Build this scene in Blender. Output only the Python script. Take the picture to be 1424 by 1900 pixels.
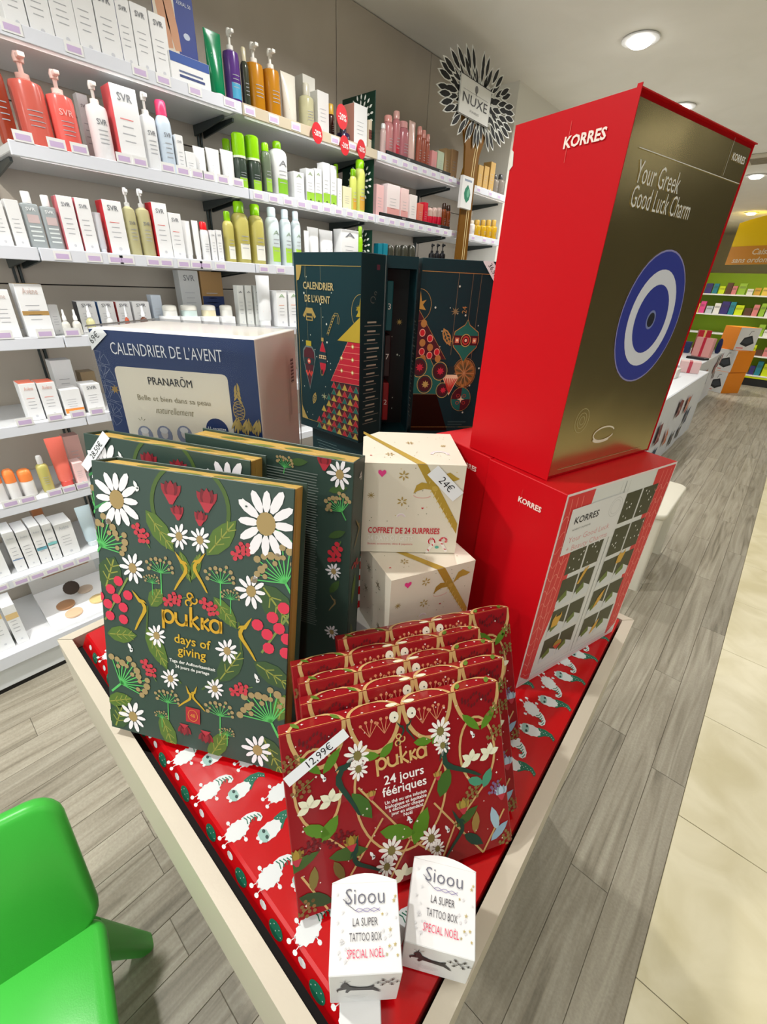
import bpy, bmesh, math, random
from mathutils import Vector, Matrix
for _o in list(bpy.data.objects): bpy.data.objects.remove(_o)
S = bpy.context.scene
COL = S.collection
random.seed(7)
PI = math.pi
def rad(a): return a*PI/180
V3 = Vector

# ------------------------------------------------------------------ camera
FPX, PITCH, YAW, ROLL = 798.666, 0.48771, -0.70898, 0.049256     # focal length in px of the 1424x1900 frame
EYE = V3((0, 0, 1.47))
_f = V3((math.sin(YAW)*math.cos(PITCH), math.cos(YAW)*math.cos(PITCH), -math.sin(PITCH)))
_r0 = V3((math.cos(YAW), -math.sin(YAW), 0)); _u0 = _r0.cross(_f)
_r = _r0*math.cos(ROLL) + _u0*math.sin(ROLL); _u = -_r0*math.sin(ROLL) + _u0*math.cos(ROLL)
cam_d = bpy.data.cameras.new('camera'); cam = bpy.data.objects.new('camera', cam_d); COL.objects.link(cam)
cam.matrix_world = Matrix(((_r.x, _u.x, -_f.x, EYE.x), (_r.y, _u.y, -_f.y, EYE.y), (_r.z, _u.z, -_f.z, EYE.z), (0, 0, 0, 1)))
cam_d.sensor_fit = 'VERTICAL'; cam_d.sensor_height = 36; cam_d.sensor_width = 36; cam_d.lens = FPX*36/1900
cam_d.clip_start = .02; cam_d.clip_end = 60
S.camera = cam

# ------------------------------------------------------------------ world, exposure, ceiling light
W = bpy.data.worlds.new('shop_ambient'); S.world = W; W.use_nodes = True
W.node_tree.nodes['Background'].inputs[0].default_value = (1.0, .985, .96, 1)
W.node_tree.nodes['Background'].inputs[1].default_value = 2.6
S.view_settings.view_transform = 'Standard'; S.view_settings.look = 'None'
S.view_settings.gamma = 1; S.view_settings.use_curve_mapping = False
S.view_settings.exposure = -0.12
CEIL = 2.70
LAMP_POWER = 19.0
# recessed ceiling downlights of the shop: (x, y, power factor)
LAMPS = [(-1.18, 3.32, .9), (-1.18, 1.55, 1.0), (-1.18, -.2, 1.25), (-1.18, -1.6, 1.1), (-.2, -1.7, 1.0),
         (.75, 3.32, .45), (.75, 1.3, .25), (.75, -.75, .5),
         (-1.20, 4.50, .7), (-.94, 7.12, .8), (.9, 5.6, .8), (1.6, 7.9, .8), (-1.2, 9.9, 1.6), (.9, 10.6, 1.6)]
SHELF_FILL_POWER = .45  # strength of the fill light added under the shelves

# ------------------------------------------------------------------ helpers
def lin(c):
    c = c/255
    return c/12.92 if c <= .04045 else ((c+.055)/1.055)**2.4
def L3(c): return (lin(c[0]), lin(c[1]), lin(c[2]), 1)
def ray(p): return _r*((p[0]-712)/FPX) - _u*((p[1]-950)/FPX) + _f
def atz(p, z): d = ray(p); return EYE + d*((z-EYE.z)/d.z)
def atx(p, x): d = ray(p); return EYE + d*((x-EYE.x)/d.x)
def aty(p, y): d = ray(p); return EYE + d*((y-EYE.y)/d.y)

MATS = {}
def mat(name, col=(200, 200, 200), rough=.5, metal=0, spec=.5, trans=0, ior=1.45, emit=None, es=1, coat=0, bump=None):
    if name in MATS: return MATS[name]
    m = bpy.data.materials.new(name); m.use_nodes = True; MATS[name] = m
    b = m.node_tree.nodes['Principled BSDF']
    b.inputs['Base Color'].default_value = L3(col); b.inputs['Roughness'].default_value = rough
    b.inputs['Metallic'].default_value = metal; b.inputs['Specular IOR Level'].default_value = spec
    b.inputs['Transmission Weight'].default_value = trans; b.inputs['IOR'].default_value = ior
    b.inputs['Coat Weight'].default_value = coat
    if emit: b.inputs['Emission Color'].default_value = L3(emit); b.inputs['Emission Strength'].default_value = es
    if bump:
        n = m.node_tree.nodes.new('ShaderNodeTexNoise'); n.inputs['Scale'].default_value = bump[0]
        t = m.node_tree.nodes.new('ShaderNodeTexCoord'); k = m.node_tree.nodes.new('ShaderNodeBump')
        k.inputs['Strength'].default_value = bump[1]; k.inputs['Distance'].default_value = .002
        m.node_tree.links.new(t.outputs['Object'], n.inputs['Vector'])
        m.node_tree.links.new(n.outputs['Fac'], k.inputs['Height']); m.node_tree.links.new(k.outputs['Normal'], b.inputs['Normal'])
    return m
def C(col, rough=.45, metal=0, **k):
    return mat('paint_%d_%d_%d_%d_%d' % (*col, rough*100, metal*100), col, rough, metal, **k)
def print_mat(name, rough, metal, coat=0):
    m = mat(name, rough=rough, metal=metal, coat=coat)
    a = m.node_tree.nodes.new('ShaderNodeVertexColor'); a.layer_name = 'Col'
    m.node_tree.links.new(a.outputs['Color'], m.node_tree.nodes['Principled BSDF'].inputs['Base Color'])
    return m
INK = print_mat('printed_ink', .5, 0); FOIL = print_mat('printed_gold_foil', .35, .55)
def clear(name, col, fac):
    if name in MATS: return MATS[name]
    m = bpy.data.materials.new(name); m.use_nodes = True; MATS[name] = m; t = m.node_tree; t.nodes.clear()
    o = t.nodes.new('ShaderNodeOutputMaterial'); tr = t.nodes.new('ShaderNodeBsdfTransparent'); g = t.nodes.new('ShaderNodeBsdfGlossy')
    g.inputs['Roughness'].default_value = .08; tr.inputs[0].default_value = L3(col)
    lw = t.nodes.new('ShaderNodeLayerWeight'); lw.inputs[0].default_value = fac; mx = t.nodes.new('ShaderNodeMixShader')
    t.links.new(lw.outputs['Fresnel'], mx.inputs[0]); t.links.new(tr.outputs[0], mx.inputs[1]); t.links.new(g.outputs[0], mx.inputs[2])
    t.links.new(mx.outputs[0], o.inputs[0]); return m
FILM = clear('clear_film', (253, 253, 253), .12)

def props(o, label=None, cat=None, group=None, kind=None):
    if label: o['label'] = label
    if cat: o['category'] = cat
    if group: o['group'] = group
    if kind: o['kind'] = kind
    return o
def empty(name, loc=(0, 0, 0), rotz=0, label=None, cat=None, group=None, parent=None, mw=None):
    o = bpy.data.objects.new(name, None); o.empty_display_size = .05; COL.objects.link(o)
    if mw is not None: o.matrix_world = mw
    else: o.location = loc; o.rotation_euler = (0, 0, rotz)
    if parent: o.parent = parent
    return props(o, label, cat, group)
def link(name, me, mats, parent=None, loc=None, rot=None):
    if not isinstance(mats, (list, tuple)): mats = [mats]
    if not me.materials:
        for m in mats: me.materials.append(m)
    o = bpy.data.objects.new(name, me); COL.objects.link(o)
    if parent: o.parent = parent
    if loc is not None: o.location = loc
    if rot is not None: o.rotation_euler = rot
    return o
class MB:
    """collects shapes into one mesh"""
    def __init__(s): s.bm = bmesh.new(); s.mi = 0
    def _mi(s, fs):
        for f in fs: f.material_index = s.mi
    def box(s, x0, x1, y0, y1, z0, z1, bev=0, seg=1, mw=None):
        r = bmesh.ops.create_cube(s.bm, size=1)
        for v in r['verts']:
            v.co = V3(((x0+x1)/2+v.co.x*(x1-x0), (y0+y1)/2+v.co.y*(y1-y0), (z0+z1)/2+v.co.z*(z1-z0)))
            if mw is not None: v.co = mw @ v.co
        fs = list({f for v in r['verts'] for f in v.link_faces})
        s._mi(fs)
        if bev:
            es = list({e for f in fs for e in f.edges})
            q = bmesh.ops.bevel(s.bm, geom=es, offset=bev, segments=seg, profile=.5, affect='EDGES')
            s._mi(q['faces'])
        return s
    def lathe(s, prof, n=16, sx=1, sy=1, loc=(0, 0, 0), cap=True, mw=None):
        rings = []
        for r, z in prof:
            ring = []
            for k in range(n):
                a = 2*PI*k/n; p = V3((loc[0]+r*math.cos(a)*sx, loc[1]+r*math.sin(a)*sy, loc[2]+z))
                ring.append(s.bm.verts.new(mw @ p if mw is not None else p))
            rings.append(ring)
        for a, b in zip(rings, rings[1:]):
            for k in range(n): s._mi([s.bm.faces.new((a[k], a[(k+1) % n], b[(k+1) % n], b[k]))])
        if cap:
            s._mi([s.bm.faces.new(list(reversed(rings[0]))), s.bm.faces.new(rings[-1])])
        return s
    def loft(s, secs, cap=True):
        rings = [[s.bm.verts.new(V3(p)) for p in sec] for sec in secs]; n = len(rings[0])
        for a, b in zip(rings, rings[1:]):
            for k in range(n): s._mi([s.bm.faces.new((a[k], a[(k+1) % n], b[(k+1) % n], b[k]))])
        if cap: s._mi([s.bm.faces.new(list(reversed(rings[0]))), s.bm.faces.new(rings[-1])])
        return s
    def prism(s, pts, z0, z1):
        return s.loft([[(p[0], p[1], z0) for p in pts], [(p[0], p[1], z1) for p in pts]])
    def tube(s, pts, r, n=8):
        pts = [V3(p) for p in pts]; secs = []
        for i, p in enumerate(pts):
            t = (pts[min(i+1, len(pts)-1)]-pts[max(i-1, 0)]).normalized()
            a = t.cross(V3((0, 0, 1)) if abs(t.z) < .9 else V3((1, 0, 0))).normalized(); b = t.cross(a)
            rr = r[i] if isinstance(r, (list, tuple)) else r
            secs.append([p+(a*math.cos(2*PI*k/n)+b*math.sin(2*PI*k/n))*rr for k in range(n)])
        return s.loft(secs)
    def mesh(s, name, smooth=0):
        bmesh.ops.recalc_face_normals(s.bm, faces=s.bm.faces)
        me = bpy.data.meshes.new(name); s.bm.to_mesh(me); s.bm.free()
        if smooth:
            me.shade_smooth()
            try: me.set_sharp_from_angle(angle=rad(smooth))
            except Exception: pass
        return me
    def build(s, name, m, parent=None, smooth=0, loc=None, rot=None):
        return link(name, s.mesh(name, smooth), m, parent, loc, rot)

# ------------------------------------------------------------------ flat print: thin artwork lying on a face
_TXT = {}
def text_geo(t, bold=0., shear=0.):
    k = (t, bold, shear)
    if k not in _TXT:
        c = bpy.data.curves.new('lettering', 'FONT'); c.body = t; c.size = 1; c.offset = bold; c.shear = shear; c.resolution_u = 2
        o = bpy.data.objects.new('lettering', c); COL.objects.link(o)
        me = bpy.data.meshes.new_from_object(o)
        vs = [(v.co.x, v.co.y) for v in me.vertices]; fs = [tuple(p.vertices) for p in me.polygons]
        bpy.data.objects.remove(o); bpy.data.curves.remove(c); bpy.data.meshes.remove(me)
        xs = [v[0] for v in vs] or [0]
        _TXT[k] = (vs, fs, min(xs), max(xs))
    return _TXT[k]
GAP = .00022
class Art:
    """u to the right, v up, metres; layer l lifts a shape by l*GAP off the face"""
    def __init__(s, w, h, clip=False): s.w, s.h = w, h; s.v = []; s.f = []; s.c = []; s.m = []; s.clip = (0, 0, w, h) if clip else None
    def raw(s, vs, fs, col, l, m):
        if s.clip and any(not (s.clip[0] <= x <= s.clip[2] and s.clip[1] <= y <= s.clip[3]) for x, y in vs):
            for f in fs:
                p = [vs[i] for i in f]
                for ax, lim, sg in ((0, s.clip[0], 1), (0, s.clip[2], -1), (1, s.clip[1], 1), (1, s.clip[3], -1)):
                    q = []
                    for i in range(len(p)):
                        a, b = p[i-1], p[i]; ia, ib = (a[ax]-lim)*sg >= 0, (b[ax]-lim)*sg >= 0
                        if ia != ib: k = (lim-a[ax])/(b[ax]-a[ax]); q.append((a[0]+(b[0]-a[0])*k, a[1]+(b[1]-a[1])*k))
                        if ib: q.append(b)
                    p = q
                    if len(p) < 3: break
                if len(p) >= 3:
                    o = len(s.v); s.v += [(x, y, l) for x, y in p]; s.f.append(tuple(range(o, o+len(p)))); s.c.append(col); s.m.append(m)
            return
        o = len(s.v); s.v += [(x, y, l) for x, y in vs]
        for f in fs: s.f.append(tuple(i+o for i in f)); s.c.append(col); s.m.append(m)
    def poly(s, pts, col, l=1, m=0): s.raw(pts, [tuple(range(len(pts)))], col, l, m)
    def rect(s, x0, y0, x1, y1, col, l=1, m=0): s.poly([(x0, y0), (x1, y0), (x1, y1), (x0, y1)], col, l, m)
    def strip(s, x0, y0, x1, y1, col, l=1, m=0, n=8):
        vs = [(x0+(x1-x0)*k/n, y) for k in range(n+1) for y in (y0, y1)]; s.raw(vs, [(2*k, 2*k+2, 2*k+3, 2*k+1) for k in range(n)], col, l, m)
    def rrect(s, x0, y0, x1, y1, r, col, l=1, m=0):
        p = []
        for cx, cy, a in ((x1-r, y0+r, -90), (x1-r, y1-r, 0), (x0+r, y1-r, 90), (x0+r, y0+r, 180)):
            p += [(cx+r*math.cos(rad(a+i*30)), cy+r*math.sin(rad(a+i*30))) for i in range(4)]
        s.poly(p, col, l, m)
    def ell(s, cx, cy, rx, ry, col, l=1, m=0, rot=0, n=14):
        c, t = math.cos(rad(rot)), math.sin(rad(rot)); p = []
        for k in range(n):
            x, y = rx*math.cos(2*PI*k/n), ry*math.sin(2*PI*k/n); p.append((cx+x*c-y*t, cy+x*t+y*c))
        s.poly(p, col, l, m)
    def line(s, pts, w, col, l=1, m=0, closed=False, w2=None):
        n = len(pts); vs = []
        for i, p in enumerate(pts):
            a = pts[i-1] if (i or closed) else p; b = pts[(i+1) % n] if (i < n-1 or closed) else p
            dx, dy = b[0]-a[0], b[1]-a[1]; d = math.hypot(dx, dy) or 1
            ww = w if w2 is None else w+(w2-w)*i/max(1, n-1)
            vs += [(p[0]-dy/d*ww/2, p[1]+dx/d*ww/2), (p[0]+dy/d*ww/2, p[1]-dx/d*ww/2)]
        fs = [(2*i, 2*i+1, 2*i+3, 2*i+2) for i in range(n-1)]
        if closed: fs.append((2*n-2, 2*n-1, 1, 0))
        s.raw(vs, fs, col, l, m)
    def arc(s, cx, cy, rx, ry, a0, a1, w, col, l=1, m=0, n=20, w2=None):
        full = abs(a1-a0) >= 359.9; k = n if full else n+1
        s.line([(cx+rx*math.cos(rad(a0+(a1-a0)*i/n)), cy+ry*math.sin(rad(a0+(a1-a0)*i/n))) for i in range(k)], w, col, l, m, closed=full, w2=w2)
    def leaf(s, cx, cy, ln, wd, ang, col, l=1, m=0, vein=None):
        c, t = math.cos(rad(ang)), math.sin(rad(ang)); p = []
        prof = [(-.5, 0), (-.3, .36), (0, .5), (.25, .36), (.5, 0), (.25, -.36), (0, -.5), (-.3, -.36)]
        for a, b in prof: x, y = a*ln, b*wd; p.append((cx+x*c-y*t, cy+x*t+y*c))
        s.poly(p, col, l, m)
        if vein:
            s.line([(cx-.42*ln*c, cy-.42*ln*t), (cx+.42*ln*c, cy+.42*ln*t)], wd*.06, vein, l+.5, m)
            for q in (-.2, 0, .2):
                for g in (-1, 1):
                    x0, y0, x1, y1 = q*ln, 0, (q+.16)*ln, g*.26*wd
                    s.line([(cx+x0*c-y0*t, cy+x0*t+y0*c), (cx+x1*c-y1*t, cy+x1*t+y1*c)], wd*.04, vein, l+.5, m)
    def star(s, cx, cy, r, r2, n, col, l=1, m=0, rot=90):
        s.poly([(cx+(r if k % 2 == 0 else r2)*math.cos(rad(rot)+PI*k/n), cy+(r if k % 2 == 0 else r2)*math.sin(rad(rot)+PI*k/n)) for k in range(2*n)], col, l, m)
    def daisy(s, cx, cy, r, mid=(165, 140, 90), pet=(238, 234, 238), n=11, l=3, sq=1.15, rot=0):
        for k in range(n):
            a = 360*k/n+rot; x, y = math.cos(rad(a)), math.sin(rad(a))*sq
            rr = r*(.92+.16*((k*7) % 3)/2)
            s.ell(cx+x*rr*.66, cy+y*rr*.66, rr*.40, rr*.155, pet, l+.4*(k % 2), rot=math.degrees(math.atan2(y, x)), n=9)
        s.ell(cx, cy, r*.34, r*.40, mid, l+1, n=12)
    def umbel(s, cx, cy, r, ang, stem=(90, 190, 100), ball=(163, 141, 98), l=2, spread=62, nb=9, bs=.13, tail=.5):
        s.line([(cx, cy), (cx-math.cos(rad(ang))*r*tail, cy-math.sin(rad(ang))*r*tail)], r*.07, stem, l)
        for k in range(nb):
            a = ang-spread+2*spread*k/(nb-1); q = r*(.78+.25*((k*5) % 4)/3)
            x, y = cx+q*math.cos(rad(a)), cy+q*math.sin(rad(a))
            s.line([(cx, cy), (x, y)], r*.035, stem, l)
            s.ell(x, y, r*bs*(.85+.1*(k % 3)), r*bs*(.85+.1*(k % 3)), ball, l+1+.3*(k % 2), n=9)
            if k % 2: s.ell(cx+(x-cx)*.72, cy+(y-cy)*.72, r*bs*.7, r*bs*.7, ball, l+1.6, n=8)
    def berries(s, cx, cy, r, n=12, col=(205, 62, 78), l=3, ang=0, sy=.6, bs=.24, stem=(100, 130, 60)):
        rn = random.Random(int(cx*1e4)+n)
        s.line([(cx-r*math.cos(rad(ang)), cy-r*math.sin(rad(ang))), (cx+r*1.3*math.cos(rad(ang)), cy+r*1.3*math.sin(rad(ang)))], r*.08, stem, l-.6)
        for k in range(n):
            a, q = 2.4*k, r*math.sqrt((k+.3)/n); x, y = q*math.cos(a), q*math.sin(a)*sy
            s.ell(cx+x*math.cos(rad(ang))-y*math.sin(rad(ang)), cy+x*math.sin(rad(ang))+y*math.cos(rad(ang)), r*bs, r*bs, col, l+.25*(k % 4), n=9)
    def text(s, t, u, v, size, col, al='C', rot=0, sx=1, bold=0, shear=0, l=5, m=0, fit=None):
        vs, fs, a, b = text_geo(t, bold, shear)
        if fit: sx = fit/((b-a)*size or 1)
        off = {'C': (a+b)/2, 'L': a, 'R': b}[al]; c, q = math.cos(rad(rot)), math.sin(rad(rot)); P = []
        for x, y in vs: x = (x-off)*size*sx; y = y*size; P.append((u+x*c-y*q, v+x*q+y*c))
        s.raw(P, fs, col, l, m)
    def build(s, name, parent=None, o=(0, 0, 0), U=(1, 0, 0), V=(0, 0, 1), lift=.0004, bend=0):
        if not s.v: return None
        o, U, V = V3(o), V3(U).normalized(), V3(V).normalized(); N = U.cross(V)
        me = bpy.data.meshes.new(name)
        if bend: P = [o+U*((bend+lift+GAP*l)*math.sin(x/bend))+N*((bend+lift+GAP*l)*math.cos(x/bend)-bend)+V*y for x, y, l in s.v]
        else: P = [o+U*x+V*y+N*(lift+GAP*l) for x, y, l in s.v]
        me.from_pydata(P, [], s.f)
        at = me.color_attributes.new('Col', 'FLOAT_COLOR', 'CORNER'); buf = []
        for f, c in zip(s.f, s.c): buf += list(L3(c))*len(f)
        at.data.foreach_set('color', buf)
        for p, m in zip(me.polygons, s.m): p.material_index = m
        return link(name, me, [INK, FOIL], parent)

class Stand:
    """frame of a box on the display: origin at its front lower left corner, x along the front, y to the back, z up"""
    def __init__(s, x, y, z, yaw, tilt, w, h, d):
        yaw, tilt = rad(yaw), rad(tilt); s.w, s.h, s.d = w, h, d
        s.U = V3((math.cos(yaw), math.sin(yaw), 0)); n = V3((-math.sin(yaw), math.cos(yaw), 0)); k = V3((0, 0, 1))
        s.V = k*math.cos(tilt)+n*math.sin(tilt); s.D = n*math.cos(tilt)-k*math.sin(tilt); s.O = V3((x, y, z))
        s.mw = Matrix(((s.U.x, s.D.x, s.V.x, x), (s.U.y, s.D.y, s.V.y, y), (s.U.z, s.D.z, s.V.z, z), (0, 0, 0, 1)))
    def _hit(s, p, a, n): d = ray(p); return EYE+d*((a-EYE).dot(n)/d.dot(n))
    def uv(s, px, py): q = s._hit((px, py), s.O, s.D)-s.O; return q.dot(s.U), q.dot(s.V)
    def uvl(s, px, py): q = s._hit((px, py), s.O, s.U)-(s.O+s.D*s.d); return -q.dot(s.D), q.dot(s.V)
    def uvr(s, px, py): q = s._hit((px, py), s.O+s.U*s.w, s.U)-(s.O+s.U*s.w); return q.dot(s.D), q.dot(s.V)
    def uvt(s, px, py): a = s.O+s.V*s.h; q = s._hit((px, py), a, s.V)-a; return q.dot(s.U), q.dot(s.D)
    def front(s, art, name, par): return art.build(name, par)
    def left(s, art, name, par): return art.build(name, par, (0, s.d, 0), (0, -1, 0), (0, 0, 1))
    def right(s, art, name, par): return art.build(name, par, (s.w, 0, 0), (0, 1, 0), (0, 0, 1))
    def top(s, art, name, par): return art.build(name, par, (0, 0, s.h), (1, 0, 0), (0, 1, 0))
# ================================================================== the shop: floor, walls, ceiling
def wood():
    m = mat('grey_oak_vinyl', rough=.42, spec=.4); t = m.node_tree; b = t.nodes['Principled BSDF']
    tc = t.nodes.new('ShaderNodeTexCoord'); oi = t.nodes.new('ShaderNodeObjectInfo')
    ad = t.nodes.new('ShaderNodeVectorMath'); ad.operation = 'ADD'
    sc = t.nodes.new('ShaderNodeVectorMath'); sc.operation = 'SCALE'; sc.inputs[3].default_value = 37
    cmb = t.nodes.new('ShaderNodeCombineXYZ')
    for i in range(3): t.links.new(oi.outputs['Random'], cmb.inputs[i])
    t.links.new(cmb.outputs[0], sc.inputs[0]); t.links.new(tc.outputs['Object'], ad.inputs[0]); t.links.new(sc.outputs[0], ad.inputs[1])
    mp = t.nodes.new('ShaderNodeMapping'); mp.inputs['Scale'].default_value = (18, 1.0, 8); t.links.new(ad.outputs[0], mp.inputs[0])
    n = t.nodes.new('ShaderNodeTexNoise'); n.inputs['Scale'].default_value = 1.6; n.inputs['Detail'].default_value = 7; n.inputs['Distortion'].default_value = 1.5
    t.links.new(mp.outputs[0], n.inputs['Vector'])
    n2 = t.nodes.new('ShaderNodeTexNoise'); n2.inputs['Scale'].default_value = 160; n2.inputs['Detail'].default_value = 3; t.links.new(ad.outputs[0], n2.inputs['Vector'])
    r = t.nodes.new('ShaderNodeValToRGB'); e = r.color_ramp.elements
    e[0].position = .27; e[0].color = L3((112, 106, 91)); e[1].position = .66; e[1].color = L3((164, 158, 142)); q_ = r.color_ramp.elements.new(.42); q_.color = L3((143, 136, 120))
    t.links.new(n.outputs['Fac'], r.inputs[0])
    mx = t.nodes.new('ShaderNodeMixRGB'); mx.blend_type = 'MULTIPLY'; mx.inputs[0].default_value = .35
    t.links.new(r.outputs[0], mx.inputs[1]); t.links.new(n2.outputs['Fac'], mx.inputs[2])
    hv = t.nodes.new('ShaderNodeHueSaturation'); mr = t.nodes.new('ShaderNodeMapRange'); mr.inputs['To Min'].default_value = 1.08; mr.inputs['To Max'].default_value = 1.32
    t.links.new(oi.outputs['Random'], mr.inputs['Value']); t.links.new(mr.outputs[0], hv.inputs['Value']); t.links.new(mx.outputs[0], hv.inputs['Color'])
    t.links.new(hv.outputs[0], b.inputs['Base Color'])
    k = t.nodes.new('ShaderNodeBump'); k.inputs['Strength'].default_value = .25; k.inputs['Distance'].default_value = .001
    t.links.new(n.outputs['Fac'], k.inputs['Height']); t.links.new(k.outputs[0], b.inputs['Normal'])
    return m
def mottled(name, c1, c2, scale, rough):
    m = mat(name, rough=rough); t = m.node_tree; b = t.nodes['Principled BSDF']
    tc = t.nodes.new('ShaderNodeTexCoord'); oi = t.nodes.new('ShaderNodeObjectInfo'); ad = t.nodes.new('ShaderNodeVectorMath')
    t.links.new(tc.outputs['Object'], ad.inputs[0]); t.links.new(oi.outputs['Location'], ad.inputs[1])
    n = t.nodes.new('ShaderNodeTexNoise'); n.inputs['Scale'].default_value = scale; n.inputs['Detail'].default_value = 8; n.inputs['Distortion'].default_value = .8
    t.links.new(ad.outputs[0], n.inputs['Vector'])
    r = t.nodes.new('ShaderNodeValToRGB'); e = r.color_ramp.elements; e[0].position = .3; e[0].color = L3(c1); e[1].position = .7; e[1].color = L3(c2)
    t.links.new(n.outputs['Fac'], r.inputs[0]); t.links.new(r.outputs[0], b.inputs['Base Color']); return m
M_wood = wood()
M_tile = mottled('cream_marbled_tile', (208, 198, 160), (232, 224, 194), 5, .3)
M_ceil = mottled('painted_ceiling', (238, 236, 228), (243, 241, 234), 3, .8)
M_wall = mottled('greige_laminate', (186, 176, 162), (196, 187, 174), 2.5, .35)
M_white = C((238, 239, 240), .4); M_black = C((18, 18, 20), .5); M_dark = C((46, 44, 44), .5)

fl = MB().box(-2.4, 4.4, -3.6, 13.2, -.06, -.004).build("floor", C((128, 121, 107), .6)); props(fl, 'grey oak vinyl planks beside cream marbled tiles', None, None, 'structure')
PW, PL, XB = .1036, 1.0, .242
pm = MB().box(-PW/2+.0005, PW/2-.0005, -PL/2+.0006, PL/2-.0006, -.004, 0, .0008).mesh('plank'); pm.materials.append(M_wood)
half = {}
OFF = {0: 1.365, 1: .877, 2: .43, 3: 1.10}
for k in range(23):
    xc = XB-PW*(k+.5); o0 = OFF.get(k, random.random())
    y = o0-PL*math.ceil((o0+.8)/PL)
    while y < 12.4:
        yc = y+PL/2
        if (y < 7.2 or xc > -1.05) and not (y > 3.2 and xc < -1.95):
            o = bpy.data.objects.new('plank', pm); COL.objects.link(o); o.parent = fl; o.location = (xc, yc, 0)
        y += PL
tm = MB().box(-.249, .249, -.249, .249, -.004, 0, .001).mesh('tile'); tm.materials.append(M_tile)
for i in range(8):
    for j in range(-3, 25):
        o = bpy.data.objects.new('tile', tm); COL.objects.link(o); o.parent = fl; o.location = (XB+.25+.5*i, .251+.5*j+.25, 0)

ce = MB().box(-2.4, 4.4, -3.6, 13.2, CEIL, CEIL+.1).build('ceiling', M_ceil); props(ce, 'plain off-white painted ceiling', kind='structure')
wl = MB().box(-2.4, -2.216, -3.6, 3.45, 0, CEIL).build('wall_left', M_dark); props(wl, 'wall of greige laminate panels behind the shelves', kind='structure')
YB = [-1.10, -.325, .45, 1.235, 2.03, 2.80, 3.45]
ZB = [.06, .36, .88, 1.41, 1.95, 2.698]
for a, b in zip(YB, YB[1:]):
    for c, d in zip(ZB, ZB[1:]):
        if a < -1 and d < 2: continue
        MB().box(-2.216, -2.2, a+.0025, b-.0025, c+.002, d-.002, .0012).build('panel', M_wall, wl)
wf = MB().box(-2.4, -1.95, 3.45, 13.2, 0, CEIL).build('wall_bulkhead', C((232, 230, 222), .6)); props(wf, 'plain white bulkhead wall beyond the shelves', kind='structure')
we = MB().box(-1.95, 4.4, 12.9, 13.2, 0, CEIL).build('wall_far', C((206, 204, 190), .6)); props(we, kind='structure')
wr = MB().box(4.2, 4.4, -3.6, 12.9, 0, CEIL).build('wall_right', C((62, 61, 60), .6)); props(wr, kind='structure')
so = MB().box(1.7, 4.2, -3.4, 12.9, 2.42, CEIL).build('trim_1', C((44, 44, 46), .6)); props(so, 'dark soffit over the opposite side of the shop', kind='structure')  # unseen soffit, invented to darken the reflection in the gold front
m = MB().box(-2.216, 4.2, -3.6, -3.4, 0, .35).box(-2.216, 4.2, -3.6, -3.4, 2.5, CEIL)
for x in (-2.1, -.1, 2.0, 4.08): m.box(x-.12, x+.12, -3.6, -3.4, .35, 2.5)
wb = m.build('wall_behind', C((196, 192, 184), .6)); props(wb, 'shop front wall with three tall windows', kind='structure')
for k, (a, b) in enumerate(((-1.98, -.22), (.02, 1.88), (2.12, 3.96))):      # unseen windows, added so the world light gives soft frontal fill
    wn = MB().box(a, b, -3.52, -3.48, .35, .40).box(a, b, -3.52, -3.48, 2.45, 2.5).box(a, a+.05, -3.52, -3.48, .40, 2.45).box(b-.05, b, -3.52, -3.48, .40, 2.45).build('window_%d' % (k+1), M_white); props(wn, kind='structure')
    MB().box(a+.05, b-.05, -3.503, -3.497, .40, 2.45).build('pane', clear('window_glass', (246, 250, 248), .1), wn)

# ------------------------------------------------------------------ recessed downlights
M_lens = mat('lit_lamp_lens', (255, 255, 255), .4, emit=(255, 252, 246), es=14)
def downlight(x, y, f, label, z=CEIL):
    t = empty('ceiling_downlight', (x, y, z), 0, label, 'ceiling light', 'recessed ceiling downlights')
    MB().lathe([(.062, -.001), (.088, -.001), (.096, -.004), (.094, -.009), (.064, -.012), (.062, -.001)], 28, cap=False).build('trim_ring', M_white, t, 60)
    MB().lathe([(.001, -.004), (.056, -.006), (.058, -.022), (.046, -.03), (.001, -.032)], 24, cap=False).build('lens', M_lens, t, 60)
    ld = bpy.data.lights.new('downlight_beam', 'AREA'); ld.shape = 'DISK'; ld.size = .10; ld.energy = LAMP_POWER*f; ld.color = (1, .975, .94); ld.spread = rad(150)
    lo = bpy.data.objects.new('downlight_beam', ld); COL.objects.link(lo); lo.parent = t; lo.location = (0, 0, -.034)
for i, (x, y, f) in enumerate(LAMPS):
    downlight(x, y, f, ['round recessed downlight lit above the leaf-crowned sign'] .__getitem__(0) if i == 0 else 'round recessed ceiling downlight along the aisle')
for x, y in ((2.2, 3.0), (3.0, 3.7), (2.2, .6)): downlight(x, y, .22, 'round recessed downlight in the dark soffit', 2.42)
v = empty('air_vent', (-.80, 6.3, CEIL), 0, 'square beige air vent set in the ceiling', 'air vent')
MB().box(-.16, .16, -.16, .16, -.03, -.001, .006).build('frame', C((206, 198, 180), .5), v)
for i in range(6): MB().box(-.12, .12, -.11+i*.04, -.09+i*.04, -.037, -.03).build('slat', C((150, 140, 122), .5), v)

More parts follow.
